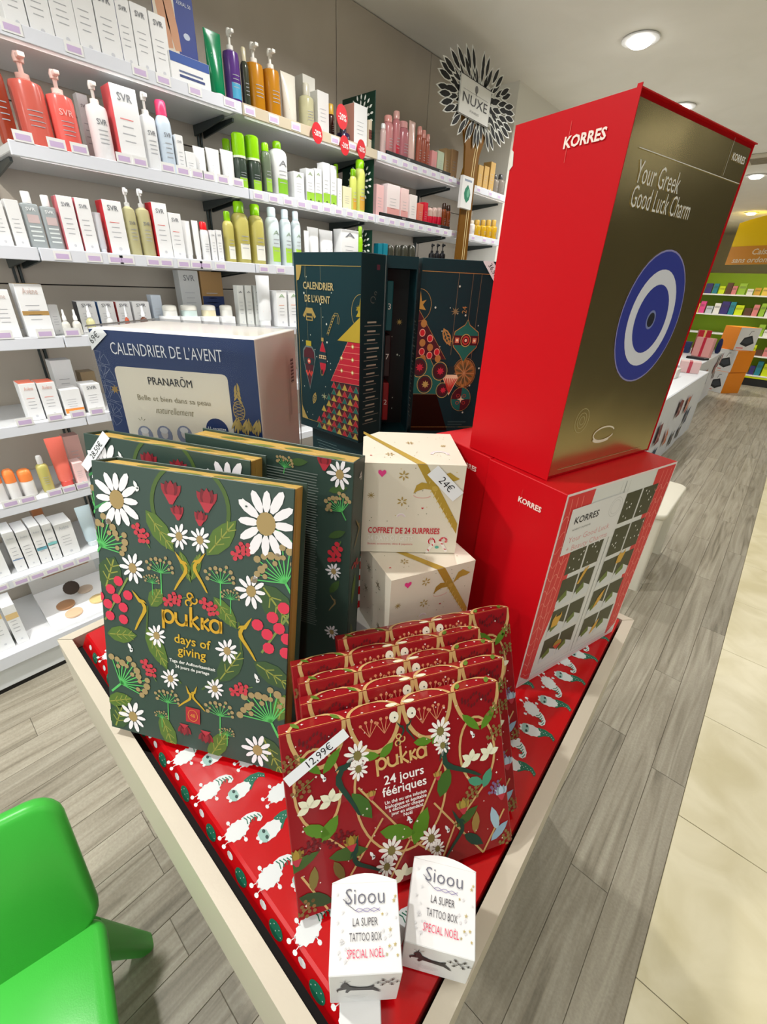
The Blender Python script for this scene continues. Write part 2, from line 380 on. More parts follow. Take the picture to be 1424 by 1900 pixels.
# ------------------------------------------------------------------ shelving bays along the left wall
XF = -1.86
BAYS = [(-1.05, .445), (.447, 1.228), (1.230, 1.985), (1.987, 2.755), (2.757, 3.42)]
SHZ = [2.045, 1.782, 1.518, 1.26, .988, .717, .437]
M_shelf = mat('satin_white_shelf', (214, 217, 220), .22, spec=.6); M_rail = C((226, 230, 240), .3); M_tan = C((205, 193, 170), .45)
M_brk = C((66, 74, 74), .4, .4)
LAB = ['white shelving bay of pale skincare next to the base drawer front', 'white shelving bay of coral and white skincare packs',
       'white shelving bay with tan top rail and lime-capped bottles', 'white shelving bay of rosy perfumery with black risers',
       'white shelving bay of gold and amber bottles behind the tree-trunk sign']
M_fill_strip = mat('led_diffuser', (245, 246, 248), .4, emit=(255, 252, 248), es=.25)  # faint glow for strips that are an addition, not a known fixture
def shelf_bay(i):
    y0, y1 = BAYS[i]
    t = empty('shelving_unit', (XF, (y0+y1)/2, 0), 0, LAB[i], 'shelving unit', None); h = (y1-y0)/2
    for j, z in enumerate(SHZ):
        if i == 0 and j < 2: continue
        if i > 2 and j > 4: continue
        sh = MB().box(-.335, -.006, -h+.002, h-.002, z-.022, z, .002).build('shelf', M_shelf, t)
        rl = M_tan if (i == 2 and j == 0) else M_rail
        MB().box(-.006, .004, -h+.001, h-.001, z-.032, z+.004, .0015).build('price_rail', rl, sh)
        if i < 4 or j < 3:
            ls = MB().box(-.034, -.012, -h+.03, h-.03, z-.030, z-.0225).build('led_strip', M_fill_strip, t)  # assumed strip and its light, added to brighten the shelf interior
            ld = bpy.data.lights.new('shelf_led', 'AREA'); ld.shape = 'RECTANGLE'; ld.size = .014; ld.size_y = 2*h-.08; ld.energy = SHELF_FILL_POWER*2*h/.76; ld.color = (1, .985, .96)
            lo = bpy.data.objects.new('shelf_led', ld); COL.objects.link(lo); lo.parent = t; lo.location = (-.023, 0, z-.032); lo.rotation_euler = (0, rad(28), 0)
        for s in (-h+.02, h-.02):
            MB().loft([[(-.335, s-.003, z-.058), (-.335, s+.003, z-.058), (-.335, s+.004, z-.023), (-.335, s-.004, z-.023)],
                       [(-.10, s-.004, z-.034), (-.10, s+.004, z-.034), (-.10, s+.004, z-.023), (-.10, s-.004, z-.023)]]).build('bracket', M_brk, t)
    for s in (-h, h):
        MB().box(-.338, -.333, s*.985-.004, s*.985+.004, .17, 2.10).build('upright', M_brk, t)
    MB().box(-.335, .045, -h+.001, h-.001, .02, .13, .003).build('plinth_panel', C((226, 230, 234), .35), t)
    MB().box(-.335, .04, -h+.001, h-.001, .0, .02).build('kick_strip', M_black, t)
    dk = MB().box(-.335, .06, -h+.001, h-.001, .13, .155, .004).build('base_shelf', C((240, 242, 244), .3), t)
    MB().box(.056, .064, -h+.001, h-.001, .118, .172, .002).build('price_rail', M_rail, dk)
    return t
for i in range(5): shelf_bay(i)
# ================================================================== display table with its wrapped insert
TZ, PZ = .77, .775
M_beige = mat('beige_laminate', (203, 194, 176), .38, bump=(220, .05))
NEAR, LEFT, RIGHT = V3((-.021, .062, 0)), V3((-.952, .062, 0)), V3((-.059, 1.032, 0)); FAR = LEFT+RIGHT-NEAR
CEN = (NEAR+FAR)/2
tb = empty('display_table', (CEN.x, CEN.y, 0), 0, 'beige laminate display table on castors with raised rim', 'table')
def inset(d, dr=None):
    """corners moved inwards by d (dr on the right hand rim)"""
    dr = d if dr is None else dr
    e = (LEFT-NEAR).normalized(); g = (RIGHT-NEAR).normalized()
    return [NEAR+e*dr+g*d-CEN, RIGHT+e*dr-g*d-CEN, FAR-e*d-g*d-CEN, LEFT-e*d+g*d-CEN]
o4, i4 = inset(0), inset(.022)
BOT = .532
for k in range(4):
    a, b, c, d = o4[k], o4[(k+1) % 4], i4[(k+1) % 4], i4[k]
    if k % 2 == 0:   # right and left rims run through, the others butt between them
        pass
    m = MB(); q = (b-a).normalized()*.0012
    m.loft([[(p.x, p.y, BOT) for p in (a+q, b-q, c-q, d+q)], [(p.x, p.y, TZ) for p in (a+q, b-q, c-q, d+q)]])
    m.build('side_board', M_beige, tb)
MB().prism([(p.x, p.y) for p in inset(.0225)], .728, .742).build('tray_floor', C((7, 7, 8), .8), tb)
MB().prism([(p.x, p.y) for p in inset(.06)], .60, .62).build('lower_board', M_beige, tb)
M_wheel = C((66, 70, 84), .5); M_fork = C((206, 212, 222), .3, .5)
for p in (inset(.075)):
    lg = MB().box(p.x-.022, p.x+.022, p.y-.022, p.y+.022, .10, .60).build('leg', M_beige, tb)
    ca = MB().box(p.x-.02, p.x+.02, p.y-.02, p.y+.02, .09, .10).box(p.x-.019, p.x-.015, p.y-.02, p.y+.02, .035, .09).box(p.x+.015, p.x+.019, p.y-.02, p.y+.02, .035, .09).build('castor_fork', M_fork, lg)
    MB().lathe([(.024, -.012), (.034, -.01), (.034, .01), (.024, .012)], 20, mw=Matrix.Translation((p.x, p.y, .034)) @ Matrix.Rotation(PI/2, 4, 'Y')).build('castor_wheel', M_wheel, lg, 50)

# gift-wrapped board lying in the tray
M_wrap = mat('glossy_red_wrap', (188, 4, 14), .2, spec=.5, coat=.2); _t = M_wrap.node_tree
_n = _t.nodes.new('ShaderNodeTexNoise'); _n.inputs['Scale'].default_value = 9; _n.inputs['Detail'].default_value = 2
_k = _t.nodes.new('ShaderNodeBump'); _k.inputs['Strength'].default_value = .25; _k.inputs['Distance'].default_value = .01
_tc = _t.nodes.new('ShaderNodeTexCoord'); _t.links.new(_tc.outputs['Object'], _n.inputs['Vector']); _t.links.new(_n.outputs['Fac'], _k.inputs['Height'])
_t.links.new(_k.outputs[0], _t.nodes['Principled BSDF'].inputs['Normal'])
wp = empty('wrapped_board', (CEN.x, CEN.y, .742), 0, 'board wrapped in glossy red paper printed with bearded gnomes', 'wrapped board')
def tray4(d, dr, dl):
    e_ = (LEFT-NEAR).normalized(); g_ = (RIGHT-NEAR).normalized()
    return [NEAR+e_*dr+g_*d-CEN, RIGHT+e_*dr-g_*dl-CEN, FAR-e_*dl-g_*dl-CEN, LEFT-e_*dl+g_*d-CEN]
lo4, hi4 = tray4(.034, .025, .026), tray4(.05, .028, .034)
bm_ = MB(); bm_.loft([[(p.x, p.y, 0) for p in lo4], [(p.x, p.y, PZ-.742-.004) for p in [(a+b*3)/4 for a, b in zip(lo4, hi4)]], [(p.x, p.y, PZ-.742) for p in hi4]])
bm_.build('paper', M_wrap, wp)
G_W, G_G, G_H, G_D = (216, 222, 222), (18, 104, 78), (150, 188, 180), (40, 66, 62)
def gnome_a(A, cx, cy, s, ang):
    """white bearded gnome with a striped curled hat"""
    def T(x, y): c, q = math.cos(rad(ang)), math.sin(rad(ang)); return (cx+s*(x*c-y*q), cy+s*(x*q+y*c))
    p = []
    for k in range(26):
        a = 2*PI*k/26; r = (1 if k % 2 else .86); p.append(T(-.05+.46*r*math.cos(a), .34*r*math.sin(a)))
    A.poly(p, G_W, 1)
    hat = [(.22, .27), (.45, .27), (.70, .17), (.84, 0), (.84, -.18), (.72, -.26), (.62, -.18), (.68, -.08), (.62, .02), (.44, -.02), (.26, -.16)]
    A.poly([T(*q) for q in hat], G_W, 2)
    for k in range(5):
        x = .30+.11*k; A.line([T(x, .24-.05*k), T(x+.06, .10-.06*k), T(x+.02, -.06-.02*k)], s*.035, G_G, 3)
    for x, y in ((-.20, .42), (.05, -.46)): A.ell(*T(x, y), s*.08, s*.06, G_W, 2, n=8); A.line([T(x*.9, y*.6), T(x, y)], s*.025, G_W, 1)
    for y in (.12, -.12):
        A.line([T(-.42, y), T(-.58, y*1.2)], s*.022, G_W, 1); A.ell(*T(-.62, y*1.4), s*.085, s*.06, G_W, 2, n=8)
def gnome_b(A, cx, cy, s, ang):
    """gnome with a dotted green hat and glasses"""
    def T(x, y): c, q = math.cos(rad(ang)), math.sin(rad(ang)); return (cx+s*(x*c-y*q), cy+s*(x*q+y*c))
    A.poly([T(*q) for q in [(.15, .28), (.45, .30), (.75, .20), (.90, 0), (.84, -.16), (.76, -.06), (.66, .02), (.45, -.04), (.2, -.24)]], G_G, 1)
    A.poly([T(-.15+.46*(1 if k % 2 else .9)*math.cos(2*PI*k/22), .30*(1 if k % 2 else .9)*math.sin(2*PI*k/22)) for k in range(22)], G_W, 2)
    A.poly([T(*q) for q in [(-.52, .2), (-.38, .26), (-.22, .1), (-.22, -.14), (-.4, -.27), (-.54, -.16)]], G_H, 3)
    for y in (.12, -.12): A.ell(*T(-.32, y), s*.075, s*.055, G_D, 4, rot=ang+90, n=8)
    A.ell(*T(-.58, .06), s*.06, s*.06, G_W, 4, n=8); A.ell(*T(-.56, -.12), s*.06, s*.06, G_W, 4, n=8)
    for k in range(9): A.ell(*T(.26+.07*k, .19-.05*(k % 3)-.018*k), s*.017, s*.017, G_W, 4, n=6)
A = Art(1, 1)
def inside(x, y): return LEFT.x+.060 < x < NEAR.x-.056-.04*(y-.06) and LEFT.y+.064 < y < RIGHT.y-.07
for i in range(-2, 11):
    for j in range(13):
        x, y = -.194-.0785*i, .127+.0705*j
        for dx, dy, fn in ((0, 0, gnome_a), (.034, .035, gnome_b)):
            X_, Y_ = x+dx, y+dy
            if inside(X_, Y_+.012) and not (X_ > -.22 and Y_ > .36): fn(A, X_-CEN.x, Y_-CEN.y, .040, 84)
for j in range(-1, 9):
    for cx in (-.130, -.204):
        X_, Y_ = cx-.02*(j-1)*.08, .609+.0815*(j-1)
        if .36 < Y_ < .92:
            gnome_a(A, X_-CEN.x, Y_-CEN.y, .040, -25); gnome_b(A, X_+.02-CEN.x, Y_+.041-CEN.y, .040, 18)
A.build('printed_gnomes', wp, (0, 0, PZ-.742), (1, 0, 0), (0, 1, 0))
B = Art(1, .03); n_ = 11        # hats of the next row show on the folded-down side
for i in range(n_):
    u = .07+.0785*i; B.ell(u, .015, .0135, .0105, G_G, 1, n=14); B.ell(u-.030, .022, .007, .005, G_W, 1, n=8)
    for k in range(5): B.ell(u-.010+.005*k, .014+.006*(k % 2), .0008, .0008, G_W, 2, n=6)
lo_, hi_ = lo4[3], (lo4[3]+hi4[3]*3)/4
B.build('printed_side_gnomes', wp, (lo_.x, lo_.y, 0), (1, 0, 0), (0, hi_.y-lo_.y, .029))

# ================================================================== boxes on the display table
def carton(t, st, m, bev=.0012, name='carton'):
    return MB().box(0, st.w, 0, st.d, 0, st.h, bev).build(name, m, t)
def sticker(par, st, px, wd, ht, txt, size, name='price_sticker', face='uv', lab=None, clip=False):
    """white price strip stuck on a face: px = two photo points along its long axis"""
    f = getattr(st, face); a, b = f(*px[0]), f(*px[1]); an = math.degrees(math.atan2(b[1]-a[1], b[0]-a[0])); ln = math.hypot(b[0]-a[0], b[1]-a[1])
    A = Art(st.w, st.h, clip); cx, cy = (a[0]+b[0])/2, (a[1]+b[1])/2; c, s = math.cos(rad(an)), math.sin(rad(an))
    A.poly([(cx+x*c-y*s, cy+x*s+y*c) for x, y in ((-ln/2, -wd/2), (ln/2, -wd/2), (ln/2, wd/2), (-ln/2, wd/2))], (236, 238, 242), 12)
    A.text(txt, cx-(-size*.32)*s+ht*c, cy-(size*.32)*c+ht*s, size, (22, 22, 26), 'C', an, l=13)
    return A
GOLD, GOLD2 = (178, 148, 52), (214, 186, 96)

# ---------------------------------------------------------------- dark green book-shaped advent calendars
GREEN = (52, 72, 64)
def fairy(A, cx, cy, h, flip, col=(196, 158, 40), ang=0, l=4):
    """slim gold dancer: raised arm, bent body, trailing leg"""
    P = [(-.05, .50), (.02, .36), (.10, .22), (.16, .20), (.20, .10), (.16, -.02), (.06, -.18), (-.04, -.36), (-.10, -.50), (-.05, -.48), (.06, -.30), (.20, -.10), (.28, .02), (.28, .14), (.22, .24), (.30, .20), (.24, .28), (.14, .30), (.04, .42)]
    c, s = math.cos(rad(ang)), math.sin(rad(ang)); q = []
    for x, y in P:
        x = (x-.1)*(-1 if flip else 1); q.append((cx+h*(x*c-y*s), cy+h*(x*s+y*c)))
    A.poly(q if not flip else q[::-1], col, l)
def butterfly(A, cx, cy, r, col=(236, 236, 236)):
    A.leaf(cx-r*.1, cy+r*.35, r*1.1, r*.5, 115, col, 4); A.leaf(cx+r*.15, cy-r*.2, r*.8, r*.55, 60, col, 4); A.ell(cx+r*.2, cy-r*.1, r*.18, r*.12, (60, 70, 66), 5, n=7)
def lotus(A, cx, cy, r, c1=(150, 36, 48), c2=(112, 24, 36), ang=0):
    for k, a in enumerate((50, 130, 70, 110, 90)):
        A.leaf(cx+r*.42*math.cos(rad(a+ang)), cy+r*.42*math.sin(rad(a+ang)), r*1.05, r*.5, a+ang, c1 if k < 2 else (c2 if k < 4 else c1), 2+.4*k)
    A.poly([(cx-r*.42*math.cos(rad(ang)), cy+r*.15), (cx+r*.42*math.cos(rad(ang)), cy+r*.15), (cx+r*.1, cy-r*.38), (cx-r*.1, cy-r*.38)], (178, 48, 62), 4)
def swirl_logo(A, cx, cy, w, col, m=0, l=6):
    """rounded lower case brand lettering with two steam curls over the k"""
    h = w*.40; lw = w*.047
    A.arc(cx-w*.40, cy, w*.085, w*.10, 0, 360, lw, col, l, m, 16); A.line([(cx-w*.49, cy+w*.10), (cx-w*.49, cy-w*.22)], lw, col, l, m)
    A.line([(cx-w*.27, cy+w*.10), (cx-w*.27, cy-.02*w)], lw, col, l, m); A.arc(cx-w*.18, cy-w*.01, w*.09, w*.09, 180, 360, lw, col, l, m, 10); A.line([(cx-w*.09, cy+w*.10), (cx-w*.09, cy-w*.10)], lw, col, l, m)
    A.line([(cx-.01*w, cy+w*.24), (cx-.01*w, cy-w*.10)], lw, col, l, m); A.line([(cx+.11*w, cy+w*.10), (cx+.005*w, cy), (cx+.13*w, cy-w*.12)], lw, col, l, m)
    A.line([(cx+.18*w, cy+w*.10), (cx+.18*w, cy-w*.10)], lw, col, l, m); A.line([(cx+.29*w, cy+w*.10), (cx+.19*w, cy), (cx+.30*w, cy-w*.10)], lw, col, l, m)
    A.arc(cx+w*.40, cy, w*.085, w*.10, 0, 360, lw, col, l, m, 16); A.line([(cx+w*.49, cy+w*.10), (cx+w*.49, cy-w*.10)], lw, col, l, m)
    for dx, dy, r, a0, a1 in ((-.045, .30, .05, 250, -60), (.045, .36, .055, 90, 400), (-.02, .42, .045, 270, -30)):
        A.arc(cx+dx*w, cy+dy*w, r*w, r*w, a0, a1, lw*.55, col, l, m, 12)
def green_front(st):
    A = Art(st.w, st.h, True); w, h = st.w, st.h
    def U(x, y):
        u, v = st.uv(140+x/2.637, 790+y/2.637); return u, v
    LG, OL, DK = (84, 112, 44), (74, 98, 42), (58, 84, 48)
    cx, cy = U(560, 400); A.arc(cx, cy, .060, .062, -20, 200, .006, OL, 1, n=22)
    for x, y, ln, wd, an in ((415, 515, .072, .030, -52), (715, 550, .074, .032, 52), (540, 690, .05, .016, -70), (590, 690, .05, .016, 70), (395, 840, .038, .026, 60), (735, 915, .058, .026, -50), (400, 1090, .074, .03, -62), (760, 1175, .076, .034, 58),
                             (170, 720, .06, .045, 70), (230, 1020, .055, .03, 8), (985, 880, .075, .045, -50), (970, 1220, .07, .035, -25), (220, 1340, .05, .03, 20), (215, 1420, .05, .04, 70), (455, 1500, .07, .03, -70), (700, 1560, .07, .03, 62), (970, 1620, .08, .04, -60), (1010, 1380, .05, .03, 80)):
        A.leaf(*U(x, y), ln, wd, an, LG if wd < .033 else DK, 1.4, vein=(146, 150, 66))
    for a, b in (((355, 880), (350, 1010)), ((800, 960), (815, 1110)), ((430, 1170), (520, 1260)), ((700, 1230), (620, 1290)), ((690, 510), (655, 610))):
        A.line([U(*a), U(*b)], .003, OL, 1)
    for x, y, r in ((205, 360, .036), (935, 480, .042)): A.daisy(*U(x, y), r, n=12, sq=1.2)
    for x, y, r in ((510, 540, .0165), (612, 558, .0165), (283, 695, .0205), (862, 808, .0225), (400, 1025, .0165), (745, 1100, .0175), (468, 1235, .0155), (685, 1285, .0155), (285, 1420, .0245), (893, 1585, .0245)):
        A.daisy(*U(x, y), r, n=10)
    for x, y in ((1040, 560), (245, 690), (925, 830), (120, 395)): pass
    A.line([U(80, 410), U(160, 370)], .004, (70, 150, 86), 1.2); A.line([U(985, 510), U(1060, 570)], .004, (70, 150, 86), 1.2); A.line([U(220, 690), U(255, 690)], .0025, (70, 150, 86), 1.2)
    for x, y, r, an in ((125, 590, .048, 55), (1030, 770, .05, 122), (225, 1260, .052, 45), (960, 1450, .055, 118)):
        A.umbel(*U(x, y), r, an, nb=11, bs=.115)
    for x, y, r in ((420, 720, .026), (378, 770, .015), (712, 770, .027), (762, 850, .017), (455, 1355, .025), (425, 1428, .014), (710, 1420, .028), (745, 1515, .015)):
        A.umbel(*U(x, y), r, 90, spread=78, nb=9, bs=.12, tail=1.3)
    for x, y, n, r in ((195, 860, 9, .040), (985, 1010, 9, .044)): A.berries(*U(x, y), r, n, (214, 50, 78), 3, 60, .8, .21, (120, 140, 70))
    for x, y, an in ((325, 530, -55), (815, 612, 35), (480, 850, 20), (660, 888, -40), (362, 1188, -58), (805, 1290, 25)): A.berries(*U(x, y), .018, 13, (196, 56, 70), 3, an, .55, .2)
    for x, y, r, a in ((470, 350, .026, 0), (645, 390, .026, 0), (505, 440, .017, 10), (612, 468, .017, -8)): lotus(A, *U(x, y), r, ang=a)
    for x, y, r in ((535, 1465, .020), (640, 1500, .022)): lotus(A, *U(x, y), r, (140, 34, 46), (108, 26, 36), 180)
    for x, y, hh, f, a in ((518, 715, .062, 0, 0), (612, 715, .062, 1, 0), (318, 905, .068, 0, 4), (840, 1040, .07, 1, 4), (545, 1330, .045, 0, -16), (598, 1335, .045, 1, 16)): fairy(A, *U(x, y), hh, f, ang=a)
    for x, y in ((300, 300), (832, 388), (272, 1088), (890, 1238)): butterfly(A, *U(x, y), .011)
    lx, ly = U(572, 955); swirl_logo(A, lx, ly, .098, (206, 158, 40))
    t1, t2 = U(575, 1055), U(572, 1112)
    A.text('days of', t1[0], t1[1]-.007, .0215, (206, 166, 44), bold=.012); A.text('giving', t2[0], t2[1]-.006, .0215, (206, 166, 44), bold=.012)
    t3, t4 = U(574, 1168), U(574, 1190)
    A.text('Tage der Aufmerksamkeit', t3[0], t3[1]-.002, .0075, (230, 230, 226), bold=.02); A.text('24 jours de partage', t4[0], t4[1]-.003, .0075, (230, 230, 226), bold=.02)
    b = U(578, 1415); A.rect(b[0]-.0125, b[1]-.014, b[0]+.0125, b[1]+.014, (176, 40, 50), 5); A.leaf(b[0], b[1], .026, .02, 90, (176, 40, 50), 6); A.arc(b[0], b[1], .0085, .0105, 0, 360, .0008, (222, 150, 60), 6.5, n=16); A.text('48', b[0], b[1]-.003, .009, (222, 150, 60), l=7)
    return A
def green_back(st):
    A = Art(st.w, st.h, True); rn = random.Random(3)
    def U(x, y): return st.uv(540+x/4.318, 820+y/4.318)
    for k in range(64):
        v = st.h-.030-.0046*k
        if v < .10: break
        A.rect(.035, v, st.w-.058-.006*rn.random(), v+.0016, (118, 128, 122), 1)
    for k in range(10): A.rect(.035, .095-.006*k, .12+.05*rn.random(), .0962-.006*k, (96, 106, 102), 1)
    for x, y, r in ((395, 260, .02), (345, 1035, .014), (330, 1520, .013)): A.daisy(*U(x, y), r, n=10)
    A.umbel(st.w*.62, st.h-.028, .02, 80, nb=9); A.umbel(*U(410, 560), .03, 120, nb=10)
    A.berries(*U(360, 890), .02, 10, (205, 50, 64), 3, 70); fairy(A, *U(335, 1290), .035, 0, (150, 126, 86)); lotus(A, *U(270, 190), .02)
    for k, (x, y, a) in enumerate(((380, 380, 20), (370, 740, 30), (350, 1160, 60), (60, 160, 10))): A.leaf(*U(x, y), .035, .013, a, (64, 92, 46), 1)
    for x in (.05, .075): A.arc(x, .016, .004, .004, 0, 300, .001, (170, 176, 172), 2, n=8)
    return A
M_gboard = mat('dark_green_board', GREEN, .42); M_pages = mat('gold_card_edges', (186, 152, 74), .5)
def green_calendar(st, label, front=True):
    t = empty('book_calendar', mw=st.mw, label=label, cat='advent calendar', group=None); w, h, d = st.w, st.h, st.d
    MB().box(0, w, 0, .0028, 0, h, .0006).build('front_cover', M_gboard, t); MB().box(0, w, d-.0028, d, 0, h, .0006).build('back_cover', M_gboard, t)
    sx = (0, .003) if front else (w-.003, w)
    MB().box(sx[0], sx[1], .003, d-.003, 0, h, .0008).build('spine', M_gboard, t)
    x0, x1 = (.004, w-.006) if front else (.006, w-.004)
    pg = MB().box(x0, x1, .0032, d*.5-.0006, .004, h-.004, .0006).build('drawer_block', M_pages, t)
    MB().box(x0, x1, d*.5+.0006, d-.0032, .004, h-.004, .0006).build('drawer_block', M_pages, t)
    A = Art(w, d)
    for k in range(4): A.leaf(w*(.25+.2*k), d*(.5+.12*(-1)**k), .05, .014, 10, (112, 122, 52), 0)
    A.build('printed_top_edge', t, (0, 0, h-.004), (1, 0, 0), (0, 1, 0))
    return t
g1 = Stand(-.638, .064, .7868, 28.9, 13.5, .311, .455, .046)
t = green_calendar(g1, 'dark green floral book calendar standing in front, gold lettering and gold page edges')
ga = green_front(g1); gf = ga.build('printed_cover', t); GF_ME = gf.data
g2 = Stand(-.785, .121, .7832, 24.8, 9, .311, .455, .046)
t2_ = green_calendar(g2, 'dark green floral book calendar with a 28,50 euro strip on its corner')
link('printed_cover', GF_ME, [INK, FOIL], t2_)
A = sticker(t2_, g2, [(160, 868), (200, 806)], .016, .004, '28,50€', .013); A.build('price_sticker', t2_)
g3 = Stand(-.701, .276, .7792, 22, 4, .311, .455, .046)
t3_ = green_calendar(g3, 'dark green book calendar turned to show the small print of its back cover', False)
green_back(g3).build('printed_back_cover', t3_)
A = Art(g3.d, g3.h); fairy(A, .024, .33, .05, 0, (120, 110, 60)); A.leaf(.02, .22, .06, .014, 80, (90, 110, 40), 1); A.leaf(.02, .12, .06, .014, 100, (100, 110, 60), 1); A.berries(.022, .27, .014, 6, (180, 50, 56)); A.text('4', .026, .42, .02, (220, 224, 220))
g3.right(A, 'printed_spine', t3_)

# ---------------------------------------------------------------- red tea calendars, leaning in a row of five
RED = (142, 14, 24)
M_red = mat('deep_red_card', RED, .35, coat=.25)
def red_front(st):
    A = Art(st.w, st.h, True); w, h = st.w, st.h
    def U(x, y): return st.uv(500+x/2.848, 1110+y/2.848)
    TAN, DG, LG, CR = (196, 160, 104), (26, 60, 46), (84, 128, 30), (232, 226, 206)
    for k, x in enumerate((.045, .118, .19, .262)):      # scallops hanging from the top edge
        A.arc(x, h+.004, .034, .055, 180, 360, .0052, TAN, 1, n=14)
    for x in (.045, .262):
        for q in range(22): A.leaf(x-.022+.0044*(q % 11), h-.012-.008*(q // 11)-.004*math.sin(q), .006, .003, 70, (96, 14, 22), 1.4)
        A.leaf(x-.012, h-.046, .036, .012, -48, LG, 2); A.leaf(x+.014, h-.046, .036, .012, 48, LG, 2)
    for x in (.118, .19):
        for sgn in (-.5, .6):
            for a in (50, 75, 100, 125): A.line([(x+sgn*.018, h-.030), (x+sgn*.018+.018*math.cos(rad(a)), h-.030+.020*math.sin(rad(a)))], .0009, (206, 132, 96), 1.6); A.ell(x+sgn*.018+.018*math.cos(rad(a)), h-.030+.020*math.sin(rad(a)), .0022, .0022, (206, 132, 96), 2, n=6)
        A.leaf(x-.011, h-.054, .026, .012, -10, LG, 2); A.leaf(x+.011, h-.052, .026, .012, 40, LG, 2)
    for x in (.143, .167): A.ell(x, h-.012, .0065, .0075, CR, 3, n=10); A.ell(x+.001, h-.013, .0012, .0012, (40, 40, 30), 4, n=6)
    for f, x in ((0, .150), (1, .163)): fairy(A, x, h-.034, .03, f, DG)
    # rings, vines, leaves, flowers (positions read off the cover)
    for x, y, rx, ry in ((255, 1010, .028, .050), (1098, 800, .026, .046)): A.arc(*U(x, y), rx, ry, 0, 360, .0034, TAN, 1, n=24)
    A.arc(*U(700, 990), .062, .085, 150, 390, .003, TAN, 1, n=26)
    for a, b in (((600, 1160), (420, 1480)), ((300, 1260), (480, 1370)), ((170, 1470), (310, 1640)), ((745, 1270), (640, 1480)), ((745, 1270), (880, 1350)), ((870, 1080), (1130, 1340)), ((1130, 990), (1040, 1120)), ((1130, 1340), (1240, 1110)), ((920, 1360), (990, 1170)), ((470, 1000), (745, 1270)), ((940, 800), (745, 1270))):
        A.line([U(*a), U(*b)], .0026, TAN, 1.2)
    for x, y, ln, wd, an, c in ((250, 1230, .036, .017, -30, LG), (320, 1215, .036, .017, 50, LG), (680, 1235, .05, .022, -20, LG), (800, 1200, .05, .022, 62, LG), (490, 1095, .045, .02, -60, (60, 98, 32)), (925, 970, .04, .02, 65, (60, 98, 32)), (1090, 965, .025, .013, -25, (70, 140, 110)), (1150, 945, .028, .014, 60, (70, 140, 110)),
                                (1080, 1270, .035, .014, -40, DG), (1090, 1180, .03, .012, 80, (150, 120, 62)), (1190, 1160, .035, .013, 100, (160, 186, 200)), (1215, 1225, .035, .012, 35, (140, 170, 190)), (370, 1440, .03, .012, -70, (110, 92, 44)), (235, 1480, .03, .012, 80, (120, 106, 50)), (250, 1590, .045, .018, -25, (44, 66, 34)), (170, 1400, .05, .014, 20, (60, 88, 34)), (420, 1345, .05, .018, -5, (60, 88, 34)), (1045, 1150, .04, .014, 30, (60, 88, 34))):
        A.leaf(*U(x, y), ln, wd, an, c, 2)
    for x, y, r in ((465, 830, .0155), (470, 900, .0125), (902, 700, .0155), (915, 775, .0115), (855, 1265, .0145), (888, 1320, .0105), (645, 1330, .0155), (620, 1415, .0125)): A.daisy(*U(x, y), r, (122, 112, 60), (238, 232, 226), 11)
    for x, y, hh, f, a in ((415, 980, .085, 1, -6), (985, 860, .085, 1, 30), (500, 1380, .065, 1, 25), (985, 1240, .065, 0, -12)): fairy(A, *U(x, y), hh, f, DG, a, 3)
    for x, y, c in ((145, 1390, (158, 130, 48)), (435, 1310, (158, 130, 48)), (1025, 1115, (166, 142, 60)), (1225, 1040, (170, 190, 206)), (540, 1050, (176, 140, 66)), (890, 945, (176, 140, 66))): lotus(A, *U(x, y), .016 if x < 500 or x > 1000 else .010, c, tuple(int(q*.8) for q in c), 0)
    for x, y in ((210, 1105), (325, 1070), (1065, 855), (1160, 820), (710, 1460)):
        q = U(x, y)
        for a in (20, 75, 140, 200): A.leaf(q[0]+.008*math.cos(rad(a)), q[1]+.008*math.sin(rad(a)), .016, .009, a, (226, 224, 196), 3)
    for x, y in ((285, 950), (1072, 720), (545, 1360), (742, 1170), (940, 1220)): butterfly(A, *U(x, y), .008)
    for x, y in ((105, 880), (170, 1010), (1190, 590), (1190, 710), (200, 1640), (1255, 1260), (1065, 1035)): A.berries(*U(x, y), .014, 12, (128, 92, 52) if x < 900 else (130, 104, 58), 2, 30, .7, .17)
    A.berries(*U(370, 1270), .016, 14, (96, 14, 22), 2, 10, .6, .14, (96, 14, 22)); A.berries(*U(225, 1310), .016, 14, (96, 14, 22), 2, 10, .6, .14, (96, 14, 22)); A.berries(*U(1190, 1000), .012, 12, (120, 90, 130), 2, 40, .6, .18)
    rn = random.Random(5)
    for k in range(70):
        r = .0011 if k % 3 else .0018; A.star(.008+rn.random()*(w-.016), .006+rn.random()*(h-.012), r, r*.5, 4, (236, 220, 214), 2.2)
    q = U(698, 840); swirl_logo(A, q[0], q[1], .068, (206, 170, 106))
    for s_, x, y, sz, b in (('24 jours', 712, 940, .0165, .014), ('féériques', 715, 1000, .0165, .014), ('Un thé ou une infusion', 720, 1042, .0062, .02), ('biologique et équitable', 722, 1064, .0062, .02), ('à découvrir chaque', 724, 1085, .0062, .02), ('jour en attendant', 728, 1106, .0062, .02), ('Noël', 731, 1128, .0062, .02)):
        q = U(x, y); A.text(s_, q[0], q[1]-.003, sz, (240, 236, 232), bold=b)
    return A
